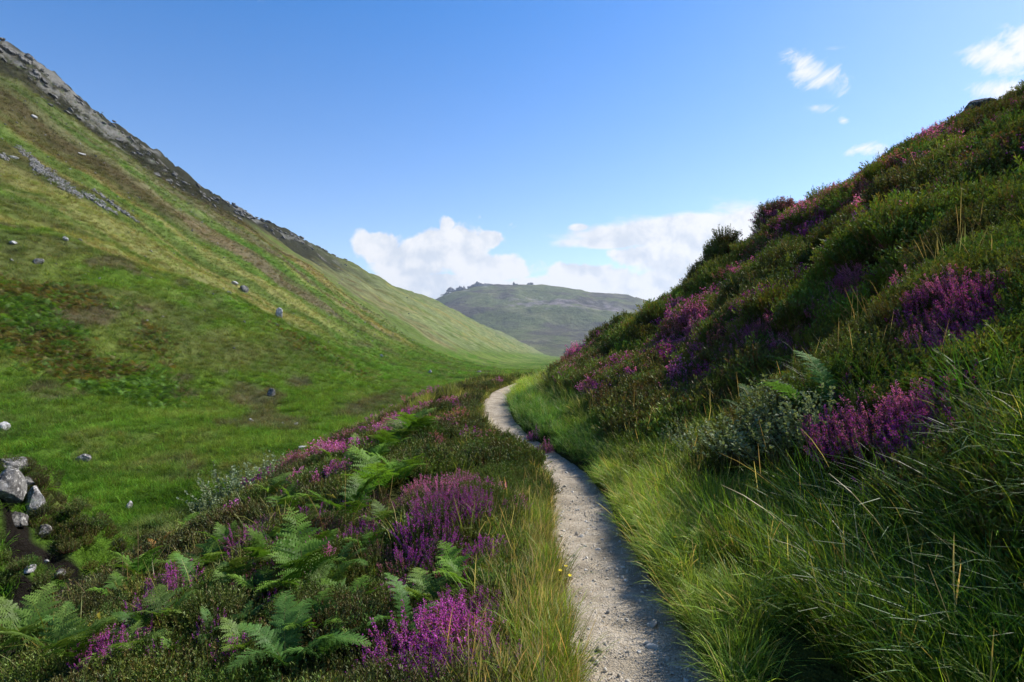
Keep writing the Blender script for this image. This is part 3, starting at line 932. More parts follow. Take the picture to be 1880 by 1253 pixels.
def frond_mesh(name, seed, L=.8, th0=.35, th1=1.7, npin=14, npn=11, wide=.36, kind='bracken', c1=(.070, .165, .018), c2=(.165, .285, .036), tone=None):
    """a fern frond growing from the origin towards +x"""
    rg = np.random.default_rng(seed)
    m = 40
    s = np.linspace(0, 1, m)
    th = th0 + (th1 - th0) * s ** 1.25
    px = np.concatenate([[0], np.cumsum(np.sin(th[:-1]) * L / (m - 1))]); pz = np.concatenate([[0], np.cumsum(np.cos(th[:-1]) * L / (m - 1))])
    bend = rg.normal(0, .10) * L
    py = bend * s ** 2
    R = np.stack([px, py, pz], -1)
    Vr, Fr = ribbons(R[None], (.0035 * (1.25 - s))[None] * L / .8, np.array([[0, 1., 0]]))
    Vr2, Fr2 = ribbons(R[None], (.0035 * (1.25 - s))[None] * L / .8, np.array([[1., 0, 0]]))
    V = [Vr, Vr2]; F = [Fr, Fr2 + len(Vr)]
    stemc = lin(.16, .17, .05)
    C = [np.tile(stemc, (len(Vr) * 2, 1))]
    off = len(Vr) * 2
    s0 = .34 if kind == 'bracken' else .10
    si = s0 + (.985 - s0) * (np.arange(npin) / (npin - 1)) ** (.85)
    for sg in (-1, 1):
        for i, q in enumerate(si):
            q = min(q + (rg.uniform(-.006, .006)), .99)
            f = q * (m - 1); i0 = int(f); fr = f - i0; i1 = min(i0 + 1, m - 1)
            P0 = R[i0] * (1 - fr) + R[i1] * fr
            t_ = np.array((math.sin(th[i0]), 0, math.cos(th[i0])))
            nrm = np.array((-math.cos(th[i0]), 0, math.sin(th[i0])))
            u = (q - s0) / (1 - s0)
            if kind == 'bracken':
                lp = L * wide * ((1 - u) ** .85 * (.75 + .25 * min(1, u / .12)) + .03) * rg.uniform(.85, 1.1)
            else:
                lp = L * wide * .5 * (math.sin(math.pi * min(1, u * .8 + .2)) ** .7 + .05) * rg.uniform(.92, 1.05)
            ang = math.radians(62 - 14 * u) + rg.normal(0, .06)
            d = sg * math.sin(ang) * np.array((0, 1., 0)) + math.cos(ang) * t_ + nrm * rg.normal(.10, .10)
            d /= np.linalg.norm(d)
            droop = rg.uniform(.10, .42) * lp
            tone_i = rg.uniform(.75, 1.25)
            if kind == 'strap':
                k = 5
                a = np.linspace(0, 1, k)
                Pp = P0 + d * lp * a[:, None] + np.array((0, 0, -1.)) * droop * (a ** 2)[:, None]
                w = lp * .13 * np.sqrt(np.clip(1 - a ** 2.5, .004, 1))
                wd = np.cross(d, nrm)
                Vp, Fp = ribbons(Pp[None], w[None], wd[None])
                V.append(Vp); F.append(Fp + off); off += len(Vp)
                c = lin(*c1) * (1 - u) + lin(*c2) * u
                C.append(np.tile(c * tone_i, (len(Vp), 1)))
                continue
            n = max(4, int(npn * (lp / (L * wide)) ** .6)) if kind == 'bracken' else 9
            a = np.linspace(.05, .97, n)
            Pp = P0 + d * lp * a[:, None] + np.array((0, 0, -1.)) * droop * (a ** 2)[:, None]
            wd = np.cross(d, nrm); wd /= np.linalg.norm(wd)
            ll = lp * .20 * (1 - a) ** .75 + L * .008 if kind == 'bracken' else lp * .17 * (1 - a ** 2) + L * .004
            ww = lp / n * .50
            for s2 in (-1, 1):
                dd = wd * s2 * .92 + d * .38 + nrm * rg.normal(-.12, .12, (n, 1))
                T = Pp + dd * ll[:, None]
                Mi = Pp + dd * ll[:, None] * .45
                e = d[None] * ww
                Q = np.stack([Pp - e * .35, Mi + e * -.55, T, Mi + e * .55 + dd * 0], 1)
                Q = np.stack([Pp - e * .95, Pp + e * .95, T + e * .22, T - e * .22], 1).reshape(-1, 3)
                V.append(Q); F.append(np.arange(len(Q)).reshape(-1, 4) + off); off += len(Q)
                c = lin(*c1) * (1 - u) + lin(*c2) * u
                C.append(np.tile(c * tone_i, (len(Q), 1)) * np.repeat(rg.uniform(.85, 1.15, (n, 1)), 4, 0))
    C = np.concatenate(C)
    if tone is not None:
        C = C * .15 + lin(*tone) * .85 * rg.uniform(.75, 1.2, (len(C), 1))
    return mesh(name, np.concatenate(V), np.concatenate(F), M_FERN, C)


def willow_meshes(seed, R=.5, Hh=.55, n=70, per=24, leaf=.042):
    rg = np.random.default_rng(seed)
    pt, D, L, q = sprigs(rg, n, R, Hh, 1.0)
    ks = np.linspace(0, 1, 5)[None, :].repeat(n, 0)
    P = pt(ks); tw = rg.uniform(0, 6.28, n)
    V, F = ribbons(P, np.full((n, 5), .004) * (1.3 - ks), np.stack([np.cos(tw), np.sin(tw), 0 * tw], -1))
    stem = mesh('stem', V, F, M_STEM, np.tile(lin(.12, .09, .06), (len(V), 1)))
    s = rg.uniform(.3, 1.0, (n, per)); B = pt(s)
    a = rg.uniform(0, 2 * np.pi, (n, per)); el = rg.uniform(-.1, 1.1, (n, per))
    d = np.stack([np.cos(a) * np.cos(el), np.sin(a) * np.cos(el), np.sin(el)], -1)
    sd = np.cross(d, np.array((0, 0, 1.)) + rg.normal(0, .5, d.shape)); sd /= np.linalg.norm(sd, axis=-1, keepdims=True) + 1e-6
    nn = np.cross(sd, d)
    l = leaf * rg.uniform(.6, 1.3, (n, per, 1)); w = l * .30
    parts = []
    fo = nn * l * .10
    A = B; M1 = B + d * l * .35; M2 = B + d * l * .72; T = B + d * l
    Q1 = np.stack([A, M1 + sd * w + fo, M2 + sd * w * .85 + fo, T], 2)
    Q2 = np.stack([A, T, M2 - sd * w * .85 + fo, M1 - sd * w + fo], 2)
    Q = np.concatenate([Q1.reshape(-1, 3), Q2.reshape(-1, 3)])
    f = rg.uniform(size=(n, per, 1))
    c = lin(.15, .20, .095) * (1 - f) + lin(.27, .33, .18) * f
    c = np.repeat(c.reshape(-1, 3), 4, 0)
    fol = mesh('foliage', Q, np.arange(len(Q)).reshape(-1, 4), M_WILLOW, np.concatenate([c, c]))
    return stem, fol


# ------------------------------------------------------------------ covers (what nobody could count): points with a nodes group that sets the plants on them
def cover(name, pts, protos, scl, idx, tint, label, tilt=.16, seed=1, bend=None):
    lib = bpy.data.collections.new(name + "_plants")
    for i, me in enumerate(protos):
        lib.objects.link(bpy.data.objects.new("%s_source_%02d" % (name, i), me))
    n = len(pts)
    rg = np.random.default_rng(seed)
    me = bpy.data.meshes.new(name)
    me.vertices.add(n); me.vertices.foreach_set("co", np.asarray(pts, np.float32).ravel())
    rot = np.stack([rg.normal(0, tilt, n), rg.normal(0, tilt, n), rg.uniform(0, 2 * np.pi, n)], -1)
    if bend is not None:
        rot[:, 0] += bend[0]; rot[:, 1] += bend[1]
    at = me.attributes.new("rot", 'FLOAT_VECTOR', 'POINT'); at.data.foreach_set("vector", rot.astype(np.float32).ravel())
    at = me.attributes.new("scl", 'FLOAT', 'POINT'); at.data.foreach_set("value", np.asarray(scl, np.float32))
    at = me.attributes.new("idx", 'INT', 'POINT'); at.data.foreach_set("value", np.asarray(idx, np.int32))
    t4 = np.ones((n, 4), np.float32); t4[:, :3] = tint
    at = me.attributes.new("tint", 'FLOAT_COLOR', 'POINT'); at.data.foreach_set("color", t4.ravel())
    o = link(name, me)
    g = bpy.data.node_groups.new(name, 'GeometryNodeTree')
    g.interface.new_socket("Geometry", in_out='INPUT', socket_type='NodeSocketGeometry')
    g.interface.new_socket("Geometry", in_out='OUTPUT', socket_type='NodeSocketGeometry')
    gi = g.nodes.new('NodeGroupInput'); go = g.nodes.new('NodeGroupOutput')
    ip = g.nodes.new('GeometryNodeInstanceOnPoints')
    ci = g.nodes.new('GeometryNodeCollectionInfo')
    ci.inputs['Collection'].default_value = lib
    ci.inputs['Separate Children'].default_value = True
    ci.inputs['Reset Children'].default_value = True

    def na(nm, typ):
        q = g.nodes.new('GeometryNodeInputNamedAttribute'); q.data_type = typ; q.inputs['Name'].default_value = nm
        return q.outputs['Attribute']
    l = g.links.new
    l(gi.outputs[0], ip.inputs['Points']); l(ci.outputs[0], ip.inputs['Instance'])
    ip.inputs['Pick Instance'].default_value = True
    l(na('idx', 'INT'), ip.inputs['Instance Index'])
    l(na('rot', 'FLOAT_VECTOR'), ip.inputs['Rotation'])
    l(na('scl', 'FLOAT'), ip.inputs['Scale'])
    l(ip.outputs[0], go.inputs[0])
    md = o.modifiers.new("plants", 'NODES'); md.node_group = g
    return tag(o, label, None, None, 'stuff')


def scatter(rg, n, r1, r2, p, a0=-50, a1=50):
    """random ground points whose density falls with distance as r**-p"""
    th = np.radians(rg.uniform(a0, a1, n)); q = 2 - p
    u = rg.uniform(size=n)
    r = (u * (r2 ** q - r1 ** q) + r1 ** q) ** (1 / q) if abs(q) > 1e-3 else r1 * (r2 / r1) ** u
    return r * np.sin(th), r * np.cos(th), r


# ------------------------------------------------------------------ where the covers grow
TAKEN = []          # x, y, radius of every plant that is a thing: the covers leave it room


def room(x, y):
    ok = np.ones(len(x), bool)
    for (a, b, r) in TAKEN:
        ok &= (x - a) ** 2 + (y - b) ** 2 > r * r
    return ok


def ground_pts(x, y, dz=0.0):
    return np.stack([x, y, height(x, y) + dz], -1)


def tints(rg, n, base, v=.18, hue=.10):
    k = rg.uniform(1 - v, 1 + v, (n, 1)); h = rg.normal(0, hue, (n, 3)) * np.array((1, .5, .6))
    return np.clip(np.array(base) * k * (1 + h), 0, 3)


def build_covers():
    rg = np.random.default_rng(11)
    G_LO, G_HI, Y_HI = (.035, .070, .012), (.135, .205, .035), (.30, .31, .10)
    # --- pale grass along both edges of the path
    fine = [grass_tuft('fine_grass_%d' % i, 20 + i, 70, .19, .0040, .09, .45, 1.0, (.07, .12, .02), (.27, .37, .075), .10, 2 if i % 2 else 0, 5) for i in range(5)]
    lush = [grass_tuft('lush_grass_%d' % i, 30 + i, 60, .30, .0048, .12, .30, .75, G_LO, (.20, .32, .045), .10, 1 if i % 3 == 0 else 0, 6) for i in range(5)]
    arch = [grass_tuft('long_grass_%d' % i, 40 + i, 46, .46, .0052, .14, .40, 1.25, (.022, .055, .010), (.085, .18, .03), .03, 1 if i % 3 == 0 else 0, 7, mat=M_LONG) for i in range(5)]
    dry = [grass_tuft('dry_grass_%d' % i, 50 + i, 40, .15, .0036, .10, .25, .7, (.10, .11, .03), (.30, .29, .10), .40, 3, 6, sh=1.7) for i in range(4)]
    stalk = [grass_tuft('grass_stalks_%d' % i, 60 + i, 8, .30, .0045, .12, .25, .8, (.09, .11, .03), (.2, .22, .07), .4, 7, 6, sh=1.9) for i in range(4)]

    x, y, r = scatter(rg, 60000, 1.1, 27, 1.55)
    k = room(x, y)
    x, y, r = x[k], y[k], r[k]
    d0, d = dlat(x, y)
    nz = fbm(x * .7, y * .7, 401, 3); nz2 = fbm(x * .35 + 50, y * .35, 403, 3)
    # right verge
    wid = np.interp(y, [0, 2, 4, 7, 12, 20, 26], [.55, .6, .9, 1.5, 2.1, 2.2, 1.6])
    R = (d0 > .39) & (d0 < wid + (nz - .5) * 1.4)
    pr = rg.uniform(size=len(x)) < .62
    k = R & pr
    tn = tints(rg, k.sum(), (1, 1, 1)) * (1 - .35 * ss(d0[k], .8, 1.8))[:, None]
    yel = ss(nz2[k], .42, .62)[:, None]
    tn = tn * (1 - yel) * np.array((.60, .88, .7)) + tn * yel * np.array((1.40, 1.42, 1.0))
    cover('verge_grass', ground_pts(x[k], y[k]), fine, rg.uniform(.7, 1.3, k.sum()) * (1 + .02 * y[k]), rg.integers(0, 5, k.sum()), tn,
          'pale yellow green grass hanging over the uphill edge of the path', .2, 2, (-.05, -.25))
    # left verge
    k = (d0 < -.35) & (d0 > -.35 - np.interp(y, [0, 2, 4, 6, 7, 11, 14, 25], [.55, .5, .5, .42, .16, .16, .5, .9]) + (nz - .5) * .3) & (rg.uniform(size=len(x)) < .8)
    kk = k & (rg.uniform(size=len(x)) < .42)
    k2 = k & ~kk
    cover('path_edge_grass', ground_pts(x[k2], y[k2]), lush[:2] + fine, rg.uniform(.45, .95, k2.sum()), rg.integers(0, 7, k2.sum()), tints(rg, k2.sum(), (1.3, 1.15, .8)),
          'short yellow green grass strip on the downhill edge of the path', .15, 3)
    cover('dry_edge_grass', ground_pts(x[kk], y[kk]), dry, rg.uniform(.7, 1.25, kk.sum()), rg.integers(0, 4, kk.sum()), tints(rg, kk.sum(), (1, .95, .85)),
          'dry straw coloured grass stalks between path edge and flowering heather', .15, 4)
    # tall lush grass on the right, then long dark arching grass towards the corner
    k = (d0 > .8) & (y < 8.5) & (d < 1.75 + (nz - .5) * .9) & (y > .5) & (rg.uniform(size=len(x)) < .22)
    cover('tall_grass', ground_pts(x[k], y[k]), lush, rg.uniform(.75, 1.35, k.sum()), rg.integers(0, 5, k.sum()), tints(rg, k.sum(), (1.2, 1.15, .85)),
          'tall bright green grass on the bank above the path', .14, 5, (0, -.1))
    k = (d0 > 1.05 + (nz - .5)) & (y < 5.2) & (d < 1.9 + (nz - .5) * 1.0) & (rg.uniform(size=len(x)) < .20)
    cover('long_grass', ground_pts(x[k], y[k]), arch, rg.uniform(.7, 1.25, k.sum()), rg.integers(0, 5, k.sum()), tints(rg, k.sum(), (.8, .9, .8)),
          'long dark arching grass in the shade below the heather bank', .2, 6, (.0, -.35))
    # --- heather without flowers: the green mass of both banks
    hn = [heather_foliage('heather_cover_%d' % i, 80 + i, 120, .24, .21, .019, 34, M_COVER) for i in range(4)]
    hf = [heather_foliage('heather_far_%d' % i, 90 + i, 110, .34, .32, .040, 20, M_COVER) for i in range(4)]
    x, y, r = scatter(rg, 46000, 1.2, 42, 1.45, -60, 52)
    d0, d = dlat(x, y)
    nz = fbm(x * .55, y * .55, 411, 3); hz = fbm(x * .9 + 7, y * .9, 413, 3)
    inb = (e_floor(x, y) < .6)
    knoll = (np.hypot(x + 14, (y - 13.5) * .8) < 5.5) & (nz > .40) & (peat(x, y) < .5)
    rightm = (d > wid_at(y) - .35 + (nz - .5) * 1.2) & (d < 26) & ((y > 5.0) | (d > 1.45))
    leftm = (d0 < -.62) & ((y < 11.5) | (nz > .42))
    hump = (d0 < -.40) & (y > 6.3) & (y < 11.2)
    k = room(x, y) & ((inb & (rightm | leftm | hump)) | knoll) & (rg.uniform(size=len(x)) < np.where(d > 0, .74, .60))
    far = r[k] > 8
    tn = tints(rg, k.sum(), (1, 1, 1), .25, .14) * lerp(np.array((1.15, .9, .85)), np.array((1.35, 1.35, .8)), ss(hz[k], .4, .6)[:, None]) * np.where(d[k] < 0, .78, 1.2)[:, None]  # downhill bank tinted darker, deep shade put into the leaf colour
    idx = rg.integers(0, 4, k.sum())
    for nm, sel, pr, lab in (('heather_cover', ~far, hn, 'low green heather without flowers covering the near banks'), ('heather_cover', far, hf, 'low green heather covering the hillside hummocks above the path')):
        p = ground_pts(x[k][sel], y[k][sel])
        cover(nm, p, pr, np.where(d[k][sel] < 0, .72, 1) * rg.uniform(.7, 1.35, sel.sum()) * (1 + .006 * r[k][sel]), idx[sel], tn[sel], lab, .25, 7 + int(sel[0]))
    # --- scattered flowers through the heather of the hill, more than one could count
    fl = [heather_blossom('sprinkled_bells_%d' % i, 190 + i, 60, .34, .34, .026, 14, .55, h_, M_BLOOM) for i, h_ in enumerate(('pink', 'magenta', 'pink', 'faded'))]
    f1 = fbm(x * .35 + 21, y * .45 - x * .25, 415, 4, .6)
    kf = inb & room(x, y) & (((d > 1.7) & (d < 24) & (y > 6.5)) | ((d0 < -.6) & (y > 9))) & (rg.uniform(size=len(x)) < np.where(d > 0, .42, .10) * ss(f1, .52, .64))
    cover('heather_flowers', ground_pts(x[kf], y[kf], .02), fl, rg.uniform(.75, 1.2, kf.sum()) * (1 + .006 * r[kf]), rg.integers(0, 4, kf.sum()), np.ones((kf.sum(), 3)),
          'pink heather flowers sprinkled through the low green heather', .25, 17)
    # --- grass among the heather
    hill = [grass_tuft('hill_grass_%d' % i, 110 + i, 40, .30, .0085, .16, .35, .95, (.07, .10, .015), (.27, .31, .06), .12, 0, 4) for i in range(4)]
    hstk = [grass_tuft('hill_stalks_%d' % i, 120 + i, 9, .22, .0032, .15, .3, .7, (.1, .12, .03), (.22, .25, .08), .3, 6, 5, sh=2.1) for i in range(3)]
    x, y, r = scatter(rg, 30000, 4, 42, 1.35, -50, 52)
    d0, d = dlat(x, y)
    nz = fbm(x * .5 + 90, y * .5, 421, 3)
    inb = (e_floor(x, y) < .3) & room(x, y)
    k = inb & (((d > 1.2) & (d < 26) & (rg.uniform(size=len(x)) < (.15 + .75 * ss(nz, .46, .6)) * (.12 + .88 * ss(y, 7.5, 11)))) | ((d0 < -.8) & (rg.uniform(size=len(x)) < .04 + .5 * ss(y, 9, 15))))
    cover('hill_grass', ground_pts(x[k], y[k]), hill, rg.uniform(.6, 1.25, k.sum()) * (1 + .008 * r[k]), rg.integers(0, 4, k.sum()), tints(rg, k.sum(), (1, 1, .9), .25),
          'green grass tufts growing between the heather hummocks', .2, 9)
    k = inb & (d > 1.0) & (d < 26) & (rg.uniform(size=len(x)) < .05 + .12 * ss(nz, .5, .6)) | (inb & (d0 < -.8) & (rg.uniform(size=len(x)) < .01))
    cover('seed_stalk_grass', ground_pts(x[k], y[k]), hstk, rg.uniform(.7, 1.3, k.sum()), rg.integers(0, 3, k.sum()), tints(rg, k.sum(), (1, .95, .85)),
          'thin straw coloured seed stalks standing above the heather', .12, 10)
    # --- grass of the valley floor and hillside
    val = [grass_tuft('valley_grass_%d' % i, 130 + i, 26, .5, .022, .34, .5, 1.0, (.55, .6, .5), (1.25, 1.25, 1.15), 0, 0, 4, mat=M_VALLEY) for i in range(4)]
    x, y, r = scatter(rg, 120000, 7, 260, 1.5, -52, 20)
    k = (e_floor(x, y) > -.2) & (height(x, y) < 120)
    x, y, r = x[k], y[k], r[k]
    gx, gy = hgrad(x, y)
    k = ~((peat(x, y) > .4) & (r < 40))
    x, y, r = x[k], y[k], r[k]
    tn = 1.75 * land_colour(x, y) * rg.uniform(.75, 1.35, (len(x), 1)) * (1 + rg.normal(0, .12, (len(x), 3)))
    cover('valley_grass', ground_pts(x, y, -.03), val, .55 * (r / 20) ** .42 * rg.uniform(.6, 1.4, len(x)), rg.integers(0, 4, len(x)), tn,
          'windswept green grass covering the valley floor and lower slopes', .22, 12)
    # --- bracken that reads as one mass on the far slope
    br = [frond_mesh('bracken_far_%d' % i, 150 + i, 1.0, .3, 1.5, 7, 5, .45) for i in range(3)] + \
         [frond_mesh('bracken_rust_%d' % i, 160 + i, 1.0, .3, 1.7, 7, 5, .45, tone=((.18, .105, .035), (.16, .12, .04))[i]) for i in range(2)]
    x, y, r = scatter(rg, 60000, 34, 95, 1.0, -52, -8)
    n1 = fbm(x * .12, y * .12, 431, 3); n2 = fbm(x * .3, y * .3, 433, 3)
    u = 940 + x / y * FPX
    z = height(x, y)
    m1 = ss(330 - u, -40, 90) * ss(y, 45, 50) * ss(66 - y, 0, 6)                 # big patch low on the spur
    m2 = np.exp(-((y - 86) / 5) ** 2) * ss(u, 470, 520) * ss(720 - u, 0, 60) * .6      # along the crest
    m = m1 * ss(n1, .30, .45) + m2 * ss(n2, .45, .55)
    k = (rg.uniform(size=len(x)) < m * .9)
    x, y, z = x[k], y[k], z[k]
    rust = (fbm(x * .25, y * .25, 437, 3) + .18 * ss(y, 54, 62) > .56) & (rg.uniform(size=len(x)) < .75)
    cover('bracken', np.stack([x, y, z], -1), br, rg.uniform(.7, 1.15, len(x)), np.where(rust, 3 + rg.integers(0, 2, len(x)), rg.integers(0, 3, len(x))), np.ones((len(x), 3)),
          'dense green bracken with rusty patches on the far slope', .25, 13)
    # --- scree strips on the hillside
    st = [rock_mesh('scree_stone_%d' % i, M_SCREE, 1300 + i, .5, .45, .35, 8, .2, 2) for i in range(4)]
    pts = []
    for (pa, pb, w, n) in (((55, 300), (150, 362), 17, 620), ((150, 352), (215, 395), 9, 140), ((170, 348), (255, 410), 4, 150), ((30, 270), (70, 300), 10, 160), ((0, 285), (14, 293), 6, 40)):
        for i in range(n):
            t = rg.uniform(); ww = w * (.35 + .65 * math.sin(math.pi * min(1, t * .8 + .2)))
            u = lerp(pa[0], pb[0], t) + rg.normal(0, 1); v = lerp(pa[1], pb[1], t) + rg.normal(0, .30) * ww
            pts.append((u, v))
    P = np.array([pix(u, v, 70, 400) for u, v in pts])
    cover('scree', P, st, rg.uniform(.3, 1.0, len(P)), rg.integers(0, 4, len(P)), np.ones((len(P), 3)), 'grey scree strip of loose stones on the steep hillside', .6, 14)
    n = 260
    u = rg.uniform(0, 760, n); sk = np.interp(u, [0, 120, 240, 320, 480, 620, 760], [62, 150, 240, 315, 395, 460, 535])
    v = sk + 18 + (np.interp(u, [0, 300, 760], [430, 330, 130])) * rg.beta(1.0, 1.7, n)
    P = np.array([pix(a_, b_, 60, 900) for a_, b_ in zip(u, v)])
    P = P[P[:, 1] < 850]
    cover('loose_rubble', P, st, rg.uniform(.2, .8, len(P)) * (P[:, 1] / 150) ** .6, rg.integers(0, 4, len(P)), np.ones((len(P), 3)), 'small pale stones strewn over the steep hillside', .6, 16)
    # --- loose grit on the path
    pb = [rock_mesh('pebble_%d' % i, M_PEB, 1400 + i, 1, .8, .6, 7, .15, 2) for i in range(4)]
    yy = 1.2 + 10 * rg.uniform(size=9000) ** 1.6; w = rg.uniform(-1, 1, 9000)
    xx = path_x(yy) + w * .33
    zz = path_z(yy) - .012 + .03 * np.abs(w) ** 4
    ed = np.abs(w) > .6
    yy[:70] = 1.6 + 8 * rg.uniform(size=70); big = np.zeros(9000); big[:70] = rg.uniform(.018, .042, 70)
    xx[:70] = path_x(yy[:70]) + w[:70] * .31; zz[:70] = path_z(yy[:70]) - .02
    cover('gravel', np.stack([xx, yy, zz], -1), pb, np.where(rg.uniform(size=9000) < .06, .014, .0048) * rg.uniform(.6, 1.5, 9000) + big, rg.integers(0, 4, 9000), tints(rg, 9000, (1, 1, 1), .35, .03),
          'loose pale grit scattered over the footpath', 1.2, 15)


def wid_at(y):
    return np.interp(y, [0, 2, 4, 7, 12, 20, 26], [.55, .6, .9, 1.5, 2.1, 2.2, 1.6])


def mat_pebble(name, c1, c2):
    m, N, out = material(name)
    rnd = N.n('ShaderNodeObjectInfo').outputs['Random']
    bs = N.n('ShaderNodeBsdfDiffuse'); N.put(bs.inputs[0], N.mix(rnd, c1, c2))
    N.t.links.new(bs.outputs[0], out.inputs[0])
    return m


M_PEB = mat_pebble("pebble", (.30, .26, .20), (.62, .58, .50))
M_SCREE = mat_pebble("scree_stone", (.12, .117, .112), (.25, .24, .23))


# ------------------------------------------------------------------ heather bushes in flower, each one a thing
BUSH = {}
def bush_meshes(hue, dense, far, var):
    k = (hue, dense, far, var)
    if k not in BUSH:
        sd = 500 + 10 * var + (3 if far else 0)
        n = 90 if far else 150
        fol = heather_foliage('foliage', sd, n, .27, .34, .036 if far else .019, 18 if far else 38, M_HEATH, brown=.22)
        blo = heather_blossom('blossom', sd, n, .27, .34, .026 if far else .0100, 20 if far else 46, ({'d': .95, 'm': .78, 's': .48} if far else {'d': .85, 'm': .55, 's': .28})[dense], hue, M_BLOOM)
        BUSH[k] = (fol, blo)
    return BUSH[k]


HUES = {'magenta': 'magenta', 'pink': 'rose pink', 'purple': 'purple', 'faded': 'brownish pink'}
DEN = {'d': 'dense', 'm': 'half flowered', 's': 'sparse'}
PLACES = ['leftmost', 'rightmost', 'topmost', 'lowest']


def bush_cluster(group, where, spots, seed):
    """spots: (u, v, width in photo pixels, hue, density)"""
    rd = random.Random(seed)
    obs = []
    for (u, v, w, hue, den) in spots:
        x, y, z = pix(u, v, 1.3, 45)
        far = y > 9
        fol, blo = bush_meshes(hue, den, far, rd.randrange(4))
        sc = max(.42, min(2.2, w * (1.5 if far else (1.3 if u > 1100 else (1.3 if v > 1120 and u > 650 else 1.05))) / FPX * y / .54))
        o = bpy.data.objects.new('heather_bush', None)
        o.empty_display_size = .1
        COL.objects.link(o)
        o.location = (x, y, z - .02)
        TAKEN.append((x, y, .24 * sc))
        o.rotation_euler = (rd.gauss(0, .12), rd.gauss(0, .12), rd.uniform(0, 6.28))
        o.scale = (sc, sc, max(sc, .85 if far else .55) * rd.uniform(1.0, 1.25))
        link('foliage', fol, o); link('blossom', blo, o)
        o['category'] = 'heather'; o['group'] = group
        obs.append([o, u, v, w, hue, den])
    # labels: colour and bloom first, the place inside the clump where that is not enough
    byk = {}
    for b in obs: byk.setdefault((b[4], b[5]), []).append(b)
    for (hue, den), L in byk.items():
        base = '%s %s heather %s' % (DEN[den], HUES[hue], where)
        left = list(L)
        if len(L) == 1:
            L[0][0]['label'] = base; continue
        ex = [('lowest', max(left, key=lambda b: b[2]))]
        for nm, key in (('topmost', lambda b: -b[2]), ('westernmost', lambda b: -b[1]), ('easternmost', lambda b: b[1])):
            rest = [b for b in left if all(b is not e[1] for e in ex)]
            if rest: ex.append((nm, max(rest, key=key)))
        for nm, b in ex: b[0]['label'] = nm + ' ' + base
        for b in left:
            if all(b is not e[1] for e in ex): b[0]['label'] = 'middle ' + base


def spread(seed, n, u0, u1, v0, v1, w0, w1, hues, dens, slant=0.0):
    rd = random.Random(seed); out = []; tries = 0
    while len(out) < n and tries < 4000:
        tries += 1
        u = rd.uniform(u0, u1); v = rd.uniform(v0, v1) + slant * (u - (u0 + u1) / 2)
        w = rd.uniform(w0, w1)
        if any(math.hypot(u - a[0], (v - a[1]) * 1.6) < .42 * (w + a[2]) / 1.25 for a in out): continue
        out.append((u, v, w, rd.choice(hues), rd.choice(dens)))
    return out


